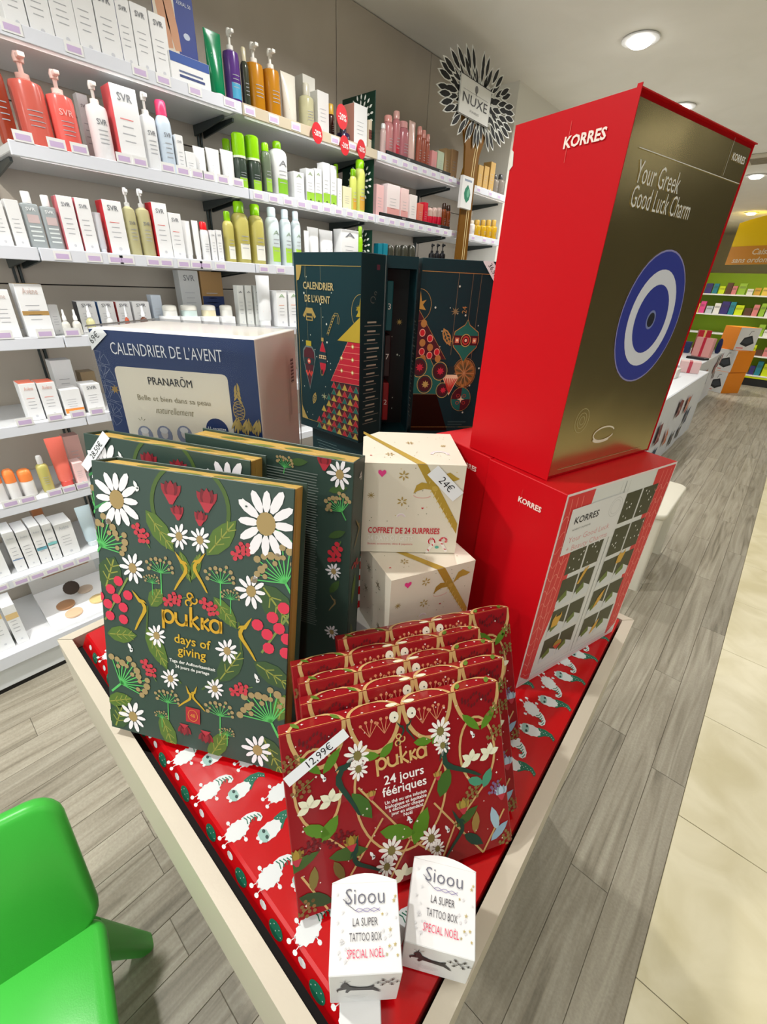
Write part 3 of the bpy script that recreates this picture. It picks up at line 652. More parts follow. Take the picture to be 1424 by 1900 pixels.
def red_top(st):
    A = Art(st.w, st.d, True); d = st.d; TAN = (196, 160, 104)
    A.rect(0, 0, st.w, .0006, (232, 198, 110), 2)
    for k, x in enumerate((.045, .118, .19, .262)): A.arc(x, -.004, .034, .03, 0, 180, .0045, TAN, 1, n=12)
    for x in (.143, .167): A.ell(x, .006, .008, .0045, (226, 222, 196), 2, n=10)
    for k in range(16): A.star(.01+.0187*k, .004+.019*((k*7) % 5)/5, .002, .001, 4, (240, 228, 224), 2)
    for x in (.02, .07, .24, .285): A.leaf(x, .012, .02, .007, 60 if x > .1 else -60, (90, 124, 40), 1.6)
    return A
REDS = [(-.205, .120, 59.6), (-.219, .164, 59.6), (-.246, .1822, 59.6), (-.277, .1937, 59.6), (-.2686, .2733, 59.6)]
RL = ['deep red floral tea calendar with a 12,99 euro strip, foremost of the leaning row', 'deep red tea calendar directly behind the one with the 12,99 euro strip', 'deep red tea calendar in the middle of the leaning row of five',
      'deep red tea calendar fourth in the leaning row, second from the cream cubes', 'deep red tea calendar last in the leaning row, in front of the cream cubes']
RME = {}
for i, (x, y, yw) in enumerate(REDS):
    st = Stand(x, y, PZ+.0132, yw, 27, .296, .229, .0255)
    t = empty('tea_calendar', mw=st.mw, label=RL[i], cat='advent calendar', group='red tea calendars leaning in a row')
    if i == 0:
        RME['c'] = carton(t, st, M_red).data; RME['f'] = red_front(st).build('printed_front', t).data; RME['t'] = st.top(red_top(st), 'printed_top', t).data
        sticker(t, st, [(531, 1450), (642, 1357)], .0135, .004, '12,99€', .0135).build('price_sticker', t)
        q = MB().box(.296, .2966, .003, .022, .07, .16).build('seal_tab', C((196, 150, 120), .3), t)
    else:
        link('carton', RME['c'], M_red, t); link('printed_front', RME['f'], [INK, FOIL], t); link('printed_top', RME['t'], [INK, FOIL], t)

# ---------------------------------------------------------------- blue and white boxed calendar in shrink wrap
NAVY = (22, 48, 96)
M_pcard = mat('white_card_box', (226, 222, 216), .4)
def navy_box(st, label, art):
    t = empty('boxed_calendar', mw=st.mw, label=label, cat='advent calendar'); carton(t, st, M_pcard)
    A = Art(st.w, st.h, True); w, h = st.w, st.h
    A.rect(.001, .001, w-.001, h-.001, NAVY, 0)
    if art:
        def U(x, y): return st.uv(140+x/3.236, 580+y/3.236)
        a, b = U(230, 318), U(912, 375); A.rrect(a[0], .02, b[0], (a[1]+b[1])/2, .009, (214, 208, 194), 1)
        q = U(545, 250); A.text('CALENDRIER DE L’AVENT', q[0], q[1]-.006, .0285, (226, 230, 238), fit=.205, bold=-.004)
        q = U(570, 420); A.text('PRANARŌM', q[0], q[1]-.006, .019, (24, 28, 40), fit=.083, bold=.0)
        q = U(592, 527); A.text('Belle et bien dans sa peau', q[0], q[1]-.004, .014, (128, 120, 92), fit=.140, bold=-.006)
        q = U(600, 600); A.text('naturellement', q[0], q[1]-.004, .0185, (112, 104, 60), fit=.074, bold=-.014, shear=.35)
        q = U(855, 705); A.ell(q[0], q[1], .0215, .0215, (24, 46, 96), 3, n=24); A.text('11 recettes', q[0], q[1], .0078, (236, 238, 240), l=4, bold=.01); A.text('DIY', q[0], q[1]-.011, .0115, (236, 238, 240), l=4, bold=.015)
        for x in (425, 540, 660):
            q = U(x, 735); A.ell(q[0], q[1], .0155, .018, (126, 134, 158), 2, n=16); A.ell(q[0], q[1]+.002, .007, .0095, (196, 192, 190), 3, n=12); A.ell(q[0], q[1]+.009, .0085, .006, (206, 206, 208), 3.5, n=10)
        q = U(405, 655)
        for an in (40, 90, 140): A.line([(q[0]+.004*math.cos(rad(an)), q[1]+.004*math.sin(rad(an))), (q[0]+.009*math.cos(rad(an)), q[1]+.009*math.sin(rad(an)))], .0008, (90, 96, 60), 3)
        LC = (132, 140, 160)   # line-drawn blossoms
        for x, y, r in ((140, 300, .022), (170, 400, .026), (200, 520, .028), (220, 610, .022)):
            q = U(x, y)
            for k in range(5):
                an = 72*k+20; c, s_ = q[0]+r*.6*math.cos(rad(an)), q[1]+r*.6*math.sin(rad(an))
                A.line([(c+r*.5*math.cos(rad(an+60*j))*(.6+.4*(j % 2)), s_+r*.5*math.sin(rad(an+60*j))*(.6+.4*(j % 2))) for j in range(6)], .0007, LC, 1, closed=True)
        q = U(240, 460); A.star(q[0], q[1], .009, .004, 7, (150, 120, 60), 2)
        q = U(985, 590); GP = (168, 146, 84); A.ell(q[0], q[1], .0105, .0165, (28, 48, 88), 2, n=16); A.arc(q[0], q[1], .0105, .0165, 0, 360, .0013, GP, 3, n=18)
        for k in range(-2, 3): A.line([(q[0]-.009, q[1]+.006*k-.003), (q[0]+.009, q[1]+.006*k+.003)], .0008, GP, 3); A.line([(q[0]-.009, q[1]+.006*k+.003), (q[0]+.009, q[1]+.006*k-.003)], .0008, GP, 3)
        for k in range(7): A.leaf(q[0]+.003*(-1)**k, q[1]+.020+.0035*k, .015, .004, 90+(-1)**k*(34-4*k), GP, 3)
        for k in range(16): A.leaf(q[0]-.012+.0032*k, q[1]-.024-.004*(k % 3), .026, .0045, 60+11*(k % 6), GP, 3)
        sticker(t, st, [(163, 642), (192, 610)], .0205, .0, '69€', .0145, clip=True).build('price_sticker', t)
        R = Art(st.d, h); R.rect(st.d-.052, .10, st.d-.012, h-.045, (224, 220, 212), 1)
        for k in range(22): R.rect(st.d-.034, h-.098+.0022*k, st.d-.018, h-.098+.0022*k+.0007+.0006*((k*5) % 3), (40, 40, 44), 2)
        for k in range(4): R.rect(st.d-.046+.0026*k, .12, st.d-.0452+.0026*k, h-.06, (176, 172, 168), 2)
        st.right(R, 'printed_barcode_panel', t)
    A.build('printed_front', t)
    return t
pn = Stand(-.903, .256, 1.1012, 32.4, 0, .30, .280, .185)
tp = navy_box(pn, 'navy and white boxed calendar in shrink wrap with a 69 euro strip', True)
e = .0045; MB().box(-e, pn.w+e, -e, pn.d+e, -.0, pn.h+e, .003).build('shrink_wrap', FILM, tp)
pl = Stand(-.903, .256, PZ+.0012, 32.4, 0, .30, .324, .185)
navy_box(pl, 'second navy boxed calendar underneath the shrink-wrapped one, behind the green books', False)

# ---------------------------------------------------------------- red boxes with the framed lettering: low window calendar, its twin behind, tall one on top
KR = (194, 6, 20); M_kr = mat('bright_red_card', KR, .45, spec=.3)
def brand(A, x, y, size, col, **k): A.text('KORRES', x, y, size, col, bold=.03, **k)
kl = Stand(-.176, .631, PZ+.0012, 73.9, 0, .322, .4235, .167)
t = empty('window_calendar', mw=kl.mw, label='red box printed with a curtained window, under the tall gold-fronted box', cat='advent calendar'); carton(t, kl, M_kr)
def window_art(st):
    A = Art(st.w, st.h, True); w, h = st.w, st.h
    def U(x, y): return st.uv(780+x/2.848, 780+y/2.848)
    WH, CU, OL, CL, YE, MG = (228, 228, 224), (222, 52, 54), (70, 70, 46), (246, 150, 140), (222, 170, 60), (104, 122, 50)
    A.rect(0, 0, w, h, (244, 226, 224), 0); A.rect(.004, .004, w-.004, h-.004, WH, 1)
    for x0, x1, k in ((.004, .072, 1), (w-.066, w-.004, -1)):      # curtains, pulled in towards the sill
        a, b = (x0, x1) if k > 0 else (x1, x0)
        A.poly([(a, .03), (a+k*.03, .004), (a+k*.034, .10), (a+k*.058, .22), (b, h-.004), (a, h-.004)], CU, 2)
        for j in range(1, 4):
            q = [(a+k*(.014*j+.003*math.sin(i*.9)), .04+i*(h-.05)/12) for i in range(13)]; q = [(x if abs(x-a) < .018+.045*(y/h) else a+k*(.016+.045*(y/h)), y) for x, y in q]; A.line(q, .0012, CL, 3)
        for j in range(13): A.line([(a+k*.004*i, .03+j*.029+.006*math.sin(i*1.1+j)) for i in range(2+int(4+8*j/13))], .0012, CL, 3)
    def pane(x0, x1, y0, y1):
        A.rect(x0, y0, x1, y1, OL, 2.4); A.poly([(x0, y0), (x1, y0), (x1, y0+(y1-y0)*.30), (x0+(x1-x0)*.5, y0+(y1-y0)*.5), (x0, y0+(y1-y0)*.2)], (222, 224, 224), 3)
        A.poly([(x0+(x1-x0)*.1, y0+(y1-y0)*.3), (x0+(x1-x0)*.5, y0+(y1-y0)*.55), (x0+(x1-x0)*.6, y0+(y1-y0)*.3), (x0+(x1-x0)*.2, y0+(y1-y0)*.12)], MG, 3.3)
    cx = w*.5
    for sx0, sx1 in ((.052, cx-.014), (cx+.014, w-.045)):
        n = 5
        for r in range(n):
            y0 = .040+r*(h-.065)/n; y1 = y0+(h-.065)/n-.010; m_ = (sx0+sx1)/2
            for a, b in ((sx0, m_-.0025), (m_+.0025, sx1)):
                if r < 3: pane(a, b, y0, y1)
                else:
                    A.rect(a, y0, b, y1, OL, 2.4)
                    rn = random.Random(int(a*1e4)+r)
                    for _ in range(7): A.ell(a+.004+rn.random()*(b-a-.008), y0+.006+rn.random()*(y1-y0-.012), .0016, .0022, (240, 240, 236), 3.4, n=6)
    A.rect(cx-.0006, .02, cx+.0006, h-.008, (120, 120, 112), 3); A.rect(cx-.012, .02, cx-.0114, h-.008, (190, 190, 184), 3); A.rect(cx+.0114, .02, cx+.012, h-.008, (190, 190, 184), 3)
    A.rect(.004, .014, w-.004, .0146, (170, 160, 160), 3); A.rect(.004, .024, w-.004, .0246, (190, 180, 180), 3); A.rect(.004, .004, w-.004, .010, (232, 208, 208), 3)
    for x, y, r, k in ((855, 815, .014, 0), (1055, 720, .013, 1), (940, 940, .014, 2), (715, 1055, .014, 1), (915, 1085, .012, 2), (720, 1180, .013, 3)):   # gilded charms
        q = U(x, y)
        if k == 0: A.poly([(q[0]+r*a, q[1]+r*b) for a, b in ((-.8, -1.2), (-.3, -1.3), (.5, .2), (1, 1.2), (.7, 1.2), (.4, .7), (.3, 1.3), (0, .6))], YE, 5)
        elif k == 1: A.poly([(q[0]+r*a, q[1]+r*b) for a, b in ((-.8, -1), (.5, -1), (1, .6), (.8, 1.3), (.6, .7), (-.2, .7), (-.3, 1.2), (-.8, .4))], YE, 5)
        elif k == 2: A.poly([(q[0]+r*a, q[1]+r*b) for a, b in ((-.9, -1.5), (-.4, -1.3), (.6, -.2), (.9, 1.6), (.2, 1), (-.4, .2))], YE, 5)
        else: A.poly([(q[0]+r*math.cos(rad(a)), q[1]+r*math.sin(rad(a))) for a in range(0, 181, 30)], (176, 140, 50), 5); A.poly([(q[0]-r, q[1]), (q[0]+r, q[1]), (q[0], q[1]-r)], (206, 70, 50), 5)
    pl_ = [U(758, 450), U(1040, 395), U(985, 560), U(720, 640)]; x0 = min(q[0] for q in pl_[::3])+.002; x1 = .172; y0, y1 = h-.118, h-.030
    A.rect(.022, y0, x1, y1, (232, 230, 228), 6)
    A.text('KORRES', .036, y1-.030, .018, (30, 30, 30), 'L', bold=.015, l=7); A.text('ADVENT CALENDAR', .036, y1-.043, .0052, (120, 120, 116), 'L', l=7)
    A.text('Your Good Luck', .034, y1-.066, .0165, (226, 150, 150), 'L', l=7, bold=-.01); A.text('+ Beauty Charms', .034, y1-.084, .0165, (226, 150, 150), 'L', l=7, bold=-.01)
    for r in (.018, .013): A.arc(.148, y1-.024, r, r*1.05, 0, 360, .0006, (190, 190, 186), 7, n=20)
    return A
window_art(kl).build('printed_window', t)
A = Art(kl.d, kl.h); q = kl.uvl(984, 936); brand(A, q[0], q[1]-.004, .0135, (240, 214, 204)); q = kl.uvl(969, 918); A.rect(q[0], q[1]-.022, q[0]+.0006, q[1]+.01, (206, 70, 66), 2); kl.left(A, 'printed_brand', t)
kb = Stand(kl.O.x+kl.D.x*.169+kl.U.x*.005, kl.O.y+kl.D.y*.169+kl.U.y*.005, PZ+.0012, 73.9, 0, .322, .4235, .160)
t = empty('window_calendar', mw=kb.mw, label='plain red side of the twin box tucked behind the window-printed one', cat='advent calendar'); carton(t, kb, M_kr)
A = Art(kb.d, kb.h); q = kb.uvl(873, 866); brand(A, q[0]-.006, q[1]-.004, .0135, (240, 214, 204)); kb.left(A, 'printed_brand', t)
A = Art(kb.w, kb.d); brand(A, .03, .05, .012, (240, 214, 204), rot=90); kb.top(A, 'printed_top', t)
kt = Stand(-.226, .659, 1.2008, 74.9, 0, .313, .473, .175)
t = empty('eye_charm_box', mw=kt.mw, label='tall red box with gold front and blue eye charm, on top of the window-printed box', cat='advent calendar')
m = MB(); m.loft([[(0, 0, 0), (kt.w, 0, 0), (kt.w, kt.d, 0), (0, kt.d, 0)], [(0, 0, kt.h), (kt.w, 0, kt.h), (kt.w, kt.d, kt.h), (0, kt.d, kt.h)]])
m.build('carton', M_kr, t)
M_gold = mat('brushed_gold_foil', (214, 196, 140), .23, .92)
_t = M_gold.node_tree; _n = _t.nodes.new('ShaderNodeTexNoise'); _n.inputs['Scale'].default_value = 5; _n.inputs['Detail'].default_value = 1.5
_k = _t.nodes.new('ShaderNodeBump'); _k.inputs['Strength'].default_value = .22; _k.inputs['Distance'].default_value = .012; _tc = _t.nodes.new('ShaderNodeTexCoord')
_t.links.new(_tc.outputs['Object'], _n.inputs['Vector']); _t.links.new(_n.outputs['Fac'], _k.inputs['Height']); _t.links.new(_k.outputs[0], _t.nodes['Principled BSDF'].inputs['Normal'])
MB().box(.0045, kt.w-.0045, -.0016, -.0002, .004, kt.h-.006, .0004).build('gold_front', M_gold, t)
MB().box(-.0006, .0006, -.006, 0, .0, kt.h+.003).build('front_flange', M_kr, t); MB().box(kt.w-.0006, kt.w+.0006, -.0022, 0, .0, kt.h+.001).build('front_flange', M_kr, t)
MB().box(0, kt.w, -.006, 0, kt.h-.0012, kt.h).build('front_flange', M_kr, t)
A = Art(kt.w, kt.h)
def U(x, y): return kt.uv(860+x/2.5, 140+y/2.5)
WH = (232, 232, 226)
a, b = U(790, 480), U(975, 510); A.text('Your Greek', a[0], (a[1]+b[1])/2-.006, .033, WH, 'L', fit=.105, bold=-.004, l=3); a = U(766, 590); b = U(1045, 625)
A.text('Good Luck Charm', a[0], (a[1]+b[1])/2-.008, .033, WH, 'L', fit=b[0]-a[0], bold=-.004, l=3)
a, b = U(808, 335), U(1278, 490); A.line([a, (b[0], a[1])], .0008, WH, 3); q = U(1255, 432); A.text('KORRES', q[0], a[1]+.022, .0115, WH, bold=.02, l=3); A.line([(q[0]-.030, a[1]+.002), (q[0]-.030, a[1]+.045)], .0005, WH, 3)
a, b = U(430, 1835), U(820, 1715); A.line([(a[0], (a[1]+b[1])/2), (b[0], (a[1]+b[1])/2)], .0008, (190, 170, 130), 3)
lft, rgt, tp_, bt = U(682, 1260), U(1050, 950), U(960, 808), U(760, 1420); ex, ey = (lft[0]+rgt[0])/2, (tp_[1]+bt[1])/2; rx, ry = (rgt[0]-lft[0])/2, (tp_[1]-bt[1])/2
for k, c, l in ((1, (150, 146, 196), 2), (.975, (52, 62, 152), 2.6), (.73, (226, 228, 238), 3.2), (.52, (52, 62, 152), 3.8), (.145, (130, 140, 190), 4.2), (.11, (40, 42, 50), 4.8)): A.ell(ex, ey, rx*k, ry*k, c, l, n=40)
q = U(545, 1600)
for r in (.017, .011, .006): A.arc(q[0], q[1], r, r*1.15, 0, 360, .0005, (206, 196, 150), 3, n=20)
q = U(640, 1660); A.arc(q[0]+.004, q[1], .030, .012, 20, 340, .0026, (232, 224, 200), 3, n=24); A.arc(q[0]+.002, q[1]-.006, .026, .007, 190, 320, .005, (240, 232, 208), 3.4, n=12)
A.build('printed_front', t, (0, -.0016, 0))
A = Art(kt.d, kt.h); q = kt.uvl(1086, 258); brand(A, q[0], q[1]-.005, .0165, (246, 226, 216)); q2 = kt.uvl(1055, 262); A.rect(q2[0], q[1]-.02, q2[0]+.0007, q[1]+.022, (220, 90, 84), 2)
kt.left(A, 'printed_brand', t)
# punched hand-grip notch: a white inner board shows through
nb = Art(1, 1); nb.poly([(-.0012, kt.h-.026), (.004, kt.h-.03), (.006, kt.h-.046), (-.0012, kt.h-.052)], (226, 224, 214), 2); nb.build('grip_notch', t, (0, kt.d, 0), (0, -1, 0), (0, 0, 1))

# ---------------------------------------------------------------- cream surprise cubes
M_cream = mat('pearl_cream_card', (226, 218, 200), .4, coat=.1)
def cream_face(w, h, text=True):
    A = Art(w, h, True); G, PK, R = (176, 150, 84), (232, 62, 140), (196, 46, 52)
    A.poly([(w*.52, h), (w*.615, h), (w*.985, h*.36), (w*.985, h*.24), (w*.66, h*.76)], (198, 166, 70), 1, 1)
    for k in range(9): a = k/9; A.line([(w*(.66+.30*a), h*(.83-.52*a)), (w*(.64+.32*a), h*(.76-.50*a))], .0012, (226, 204, 120), 2, 1)
    A.poly([(w*.70, h*.735), (w*.66, h*.80), (w*.58, h*.815), (w*.53, h*.78), (w*.505, h*.69), (w*.545, h*.72), (w*.61, h*.745)], (198, 166, 70), 2, 1); A.arc(w*.595, h*.675, w*.085, h*.03, 180, 350, .0014, (226, 176, 166), 2, n=12)
    A.poly([(w*.74, h*.77), (w*.79, h*.90), (w*.845, h*.925), (w*.91, h*.88), (w*.95, h*.86), (w*.90, h*.835), (w*.83, h*.83)], (198, 166, 70), 2, 1); A.ell(w*.715, h*.75, w*.028, h*.03, (214, 184, 90), 2.6, 1, 40)
    def heart(x, y, r, c): A.poly([(x, y-r), (x+r*.9, y), (x+r*.9, y+r*.6), (x+r*.45, y+r*.8), (x, y+r*.45), (x-r*.45, y+r*.8), (x-r*.9, y+r*.6), (x-r*.9, y)], c, 2)
    heart(w*.19, h*.90, w*.042, PK); heart(w*.61, h*.53, w*.012, R)
    for x, y, r in ((.40, .88, .055), (.40, .60, .055)):
        for k in range(6): A.leaf(w*x+w*r*.62*math.cos(rad(60*k+30)), h*y+w*r*.62*math.sin(rad(60*k+30)), w*r*.8, w*.018, 60*k+30, G, 2)
    for x, y in ((.09, .66),):
        for k in range(8): A.line([(w*x, h*y), (w*x+w*.035*math.cos(rad(45*k)), h*y+w*.035*math.sin(rad(45*k)))], .0011, G, 2)
    for r in (.045, .034): A.arc(w*.40, h*.42, w*r, w*r, 10, 170, .0018, (238, 232, 226) if r > .04 else (228, 206, 216), 2, n=10)
    rn = random.Random(2)
    for k in range(24): A.ell(w*rn.uniform(.05, .95), h*rn.uniform(.36, .96), .0009, .0009, (120, 120, 90) if k % 3 else (210, 190, 120), 2, n=6)
    if text:
        A.text('COFFRET DE 24 SURPRISES', w*.44, h*.235, .0165, (200, 40, 56), fit=w*.74, bold=.02); A.text('24 DAYS OF GIFTS', w*.07, h*.145, .0155, (238, 232, 222), 'L', fit=w*.47, bold=.015)
        A.text('Beauté, accessoires, déco & papeterie', w*.07, h*.095, .0058, (214, 120, 120), 'L', fit=w*.47)
        for x, y, a in ((.74, .085, 60), (.86, .10, 120)):
            p0 = (w*x, h*y); c, s_ = math.cos(rad(a)), math.sin(rad(a)); pts = [(p0[0]-.016*c, p0[1]-.016*s_), (p0[0]+.010*c, p0[1]+.010*s_)]+[(p0[0]+.010*c-.006*s_*(1 if a < 90 else -1)+.006*math.cos(rad(an)), p0[1]+.012*s_+.006*math.sin(rad(an))) for an in ((0, 60, 120, 180, 230) if a < 90 else (180, 120, 60, 0, -50))]
            A.line(pts, .005, (240, 232, 226), 3)
            for i in range(len(pts)-1):
                for q_ in (.25, .75): x_, y_ = pts[i][0]+(pts[i+1][0]-pts[i][0])*q_, pts[i][1]+(pts[i+1][1]-pts[i][1])*q_; A.leaf(x_, y_, .0058, .0022, a+50, (204, 40, 50), 4)
        A.ell(w*.80, h*.075, .004, .003, (90, 170, 150), 5, n=8)
    return A
def cream_top(w, d):
    A = Art(w, d, True); G = (176, 150, 84); A.poly([(0, d*.99), (0, d*.90), (w*.52, 0), (w*.615, 0)], (198, 166, 70), 1, 1)
    for x, y, r in ((.27, .25, .05), (.5, .62, .045), (.85, .55, .03)):
        for k in range(6): A.leaf(w*x+w*r*.62*math.cos(rad(60*k)), d*y+w*r*.62*math.sin(rad(60*k)), w*r*.8, w*.015, 60*k, G, 2)
    for r in (.09, .075): A.arc(w*.78, d*.28, w*r, w*r, 0, 180, .003, (242, 238, 234) if r < .08 else (224, 206, 214), 2, n=12)
    rn = random.Random(4)
    for k in range(20): A.ell(w*rn.random()*.9+.01, d*rn.random()*.9+.01, .0009, .0009, (140, 134, 90), 2, n=6)
    A.ell(w*.08, d*.2, .0022, .0014, (206, 50, 60), 2, n=7); return A
def cream_side(d, h):
    A = Art(d, h)
    for x, y, n in ((.30, .80, 8), (.62, .74, 6), (.22, .48, 8), (.70, .20, 8)):
        for k in range(n): A.line([(d*x, h*y), (d*x+d*.07*math.cos(2*PI*k/n), h*y+d*.07*math.sin(2*PI*k/n))], .0014, (110, 102, 72), 2)
    rn = random.Random(9)
    for k in range(16): A.ell(d*rn.random()*.9+.01, h*rn.random()*.9+.01, .0013, .0013, (110, 106, 76), 2, n=6)
    return A
for st, lab, pr in ((Stand(-.3557, .443, .8758, 66.6, 0, .1667, .1667, .165), 'cream gift cube with gold ribbon print supporting another cube', 0), (Stand(-.4506, .4677, 1.0442, 43.7, 0, .170, .170, .165), 'cream gift cube with a 24 euro strip, stacked on its twin', 1)):
    t = empty('surprise_cube', mw=st.mw, label=lab, cat='gift box', group=None); w, h, d = st.w, st.h, st.d
    m = MB(); m.prism([(0, 0), (w, 0), (w, d), (d*.18, d), (0, d*.80)], 0, h); cb = m.build('carton', M_cream, t)
    cream_face(w, h).build('printed_front', t); st.top(cream_top(w, d), 'printed_top', t); A = cream_side(d*.78, h); A.build('printed_side', t, (0, d*.78, 0), (0, -1, 0), (0, 0, 1))
    if pr: sticker(t, st, [(803, 871), (850, 921)], .0235, .002, '24€', .0185).build('price_sticker', t)
lw = Stand(-.482, .469, PZ+.0012, 0, 0, .165, .0988, .165)
t = empty('plain_carton', mw=lw.mw, label='plain white carton underneath the two cream cubes', cat='box'); carton(t, lw, mat('plain_white_card', (232, 230, 226), .45))

# ---------------------------------------------------------------- dark teal gatefold calendar standing open on two closed ones
TEAL = (10, 46, 52); M_teal = mat('dark_teal_card', TEAL, .5, spec=.3); M_ink = mat('black_card', (12, 13, 14), .45)
FG, CRIM, PLUM, EM = (200, 172, 98), (176, 22, 44), (72, 14, 28), (10, 98, 90)
def snow(A, w, h, n, seed):
    rn = random.Random(seed)
    for k in range(n): A.ell(rn.uniform(.02, w-.015), rn.uniform(.03, h-.03), .0013+.001*(k % 3 == 0), .0015+.001*(k % 3 == 0), (206, 210, 196), 1, n=7)
def holly(A, x, y, r, an):
    A.leaf(x, y, r*2, r*.9, an, FG, 2, 1); A.leaf(x, y, r*1.6, r*.6, an, (30, 60, 56), 2.4); A.line([(x-r*math.cos(rad(an)), y-r*math.sin(rad(an))), (x+r*math.cos(rad(an)), y+r*math.sin(rad(an)))], r*.12, FG, 3, 1)
    for k in (-1, 0, 1):
        for g in (50, -50): A.line([(x+k*r*.4*math.cos(rad(an)), y+k*r*.4*math.sin(rad(an))), (x+k*r*.4*math.cos(rad(an))+r*.4*math.cos(rad(an+g)), y+k*r*.4*math.sin(rad(an))+r*.4*math.sin(rad(an+g)))], r*.09, FG, 3, 1)
def gframe(A, w, h, side):
    y = h-.026; A.line([(.010, y), (w-.001, y)] if side < 0 else [(.001, y), (w-.010, y)], .0012, FG, 2, 1); x = .010 if side < 0 else w-.010
    A.line([(x, y), (x, .022)], .0012, FG, 2, 1); A.line([(.010, .022), (w-.001, .022)] if side < 0 else [(.001, .022), (w-.010, .022)], .0012, FG, 2, 1)
def teal_left(w, h):
    A = Art(w, h, True); gframe(A, w, h, -1); snow(A, w*.66, h, 26, 1)
    A.poly([(.010, h-.026), (.030, h-.026), (.026, h-.042), (.018, h-.056), (.010, h-.058)], FG, 3, 1); A.poly([(.010, .022), (.034, .022), (.024, .034), (.010, .058)], FG, 3, 1)
    A.text('CALENDRIER', .086, h-.074, .021, (216, 196, 140), m=1, fit=.104, bold=.02); A.text('DE L’AVENT', .082, h-.101, .021, (216, 196, 140), m=1, fit=.088, bold=.02)
    # jumper, cane
    x, y = .052, h-.126; A.poly([(x-.012, y-.016), (x+.012, y-.016), (x+.012, y+.012), (x-.012, y+.012)], FG, 2, 1); A.poly([(x-.012, y+.010), (x-.024, y-.006), (x-.018, y-.010), (x-.010, y)], FG, 2, 1); A.poly([(x+.012, y+.010), (x+.024, y-.006), (x+.018, y-.010), (x+.010, y)], FG, 2, 1)
    A.rect(x-.010, y-.006, x+.010, y, (24, 44, 44), 3); A.rect(x-.009, y-.014, x+.009, y-.009, (24, 44, 44), 3)
    A.line([(.115, h-.168), (.136, h-.128), (.142, h-.122), (.149, h-.122), (.153, h-.130), (.151, h-.142)], .0065, FG, 2, 1); A.line([(.115, h-.168), (.136, h-.128), (.142, h-.122), (.149, h-.122), (.153, h-.130), (.151, h-.142)], .0042, (24, 50, 50), 3)
    for k in range(7): A.line([(.116+.0034*k, h-.164+.0064*k), (.121+.0034*k, h-.163+.0064*k)], .0022, FG, 4, 1)
    # hanging drop and spindle
    for X_, y1, y0 in ((.044, h-.026, h-.188), (.094, h-.110, h-.176), (.094, h-.026, h-.056), (.040, h-.026, h-.050)): A.line([(X_, y1), (X_, y0)], .0008, (150, 146, 110), 1, 1)
    x, y = .046, h-.188; A.rect(x-.010, y-.012, x+.010, y, (206, 186, 60), 3, 1)
    drop = [(x-.024, y-.04), (x-.022, y-.022), (x-.012, y-.012), (x+.012, y-.012), (x+.022, y-.022), (x+.024, y-.04), (x+.016, y-.07), (x, y-.118), (x-.016, y-.07)]
    A.poly(drop, (96, 110, 108), 2); A.poly([(x+(a-x)*.86, y-.05+(b-y+.05)*.9) for a, b in drop], PLUM, 3); A.rect(x-.019, y-.056, x+.019, y-.040, (24, 44, 48), 4); A.ell(x, y-.048, .0065, .0065, (186, 62, 52), 5, n=12); A.ell(x, y-.048, .003, .003, (236, 206, 170), 6, n=8)
    A.line([(x-.012, y-.072), (x-.006, y-.082), (x, y-.072), (x+.006, y-.082), (x+.011, y-.072)], .007, (196, 60, 48), 4)
    x, y = .097, h-.176; A.rect(x-.004, y-.008, x+.004, y, FG, 3, 1); A.leaf(x, y-.047, .082, .027, 90, (120, 84, 84), 2); A.leaf(x, y-.047, .078, .0245, 90, CRIM, 3); A.rect(x-.012, y-.058, x+.012, y-.032, (14, 44, 54), 4); A.rect(x-.012, y-.048, x+.012, y-.040, (206, 176, 130), 5)
    for k in range(3): A.star(x-.008+.008*k, y-.044, .004, .002, 4, (40, 20, 28), 6)
    A.ell(.094, .155, .006, .011, FG, 2, 1, -10); A.ell(.093, .153, .004, .007, (40, 40, 36), 3, 0, -10); holly(A, .062, .083, .016, 72); A.star(.100, .094, .010, .0025, 6, (170, 172, 130), 2)
    # half tree up to the fold
    apex = h-.118
    A.arc(w, apex+.006, .027, .034, 90, 270, .001, FG, 2, 1, 16); A.star(w-.0065, apex+.012, .0075, .0035, 6, (206, 180, 60), 3, 1); A.poly([(w-.0002, apex+.034), (w-.004, apex+.012), (w-.013, apex+.016), (w-.006, apex+.006), (w-.013, apex-.004), (w-.0002, apex-.004)], (206, 180, 60), 3, 1)
    A.poly([(w-.0002, apex-.004), (w-.0002, h*.572), (w-.072, h*.568)], (212, 182, 64), 3, 1)
    A.poly([(w-.0002, h*.570), (w-.0002, h*.345), (w-.096, h*.335), (w-.038, h*.568)], CRIM, 2.5); A.line([(w-.038, h*.568), (w-.096, h*.335), (w, h*.345)], .0009, (226, 150, 130), 3)
    for k in range(6):
        yy = h*(.545-.035*k); xl = w-.044-.0097*k*.9-.002
        A.line([(xl, yy), (w, yy+.002)], .0008, (228, 140, 120), 3)
        if k % 2 == 0:
            for j in range(1+(k > 1)): A.star(w-.022-.036*j, yy+.001, .0055, .004, 4, FG, 4, 1); A.ell(w-.022-.036*j, yy+.001, .0025, .0025, (246, 226, 190), 5, n=8)
    cols = [EM, (206, 184, 80), CRIM]; r_ = random.Random(11); n = 9; yb, yt = .008, h*.336
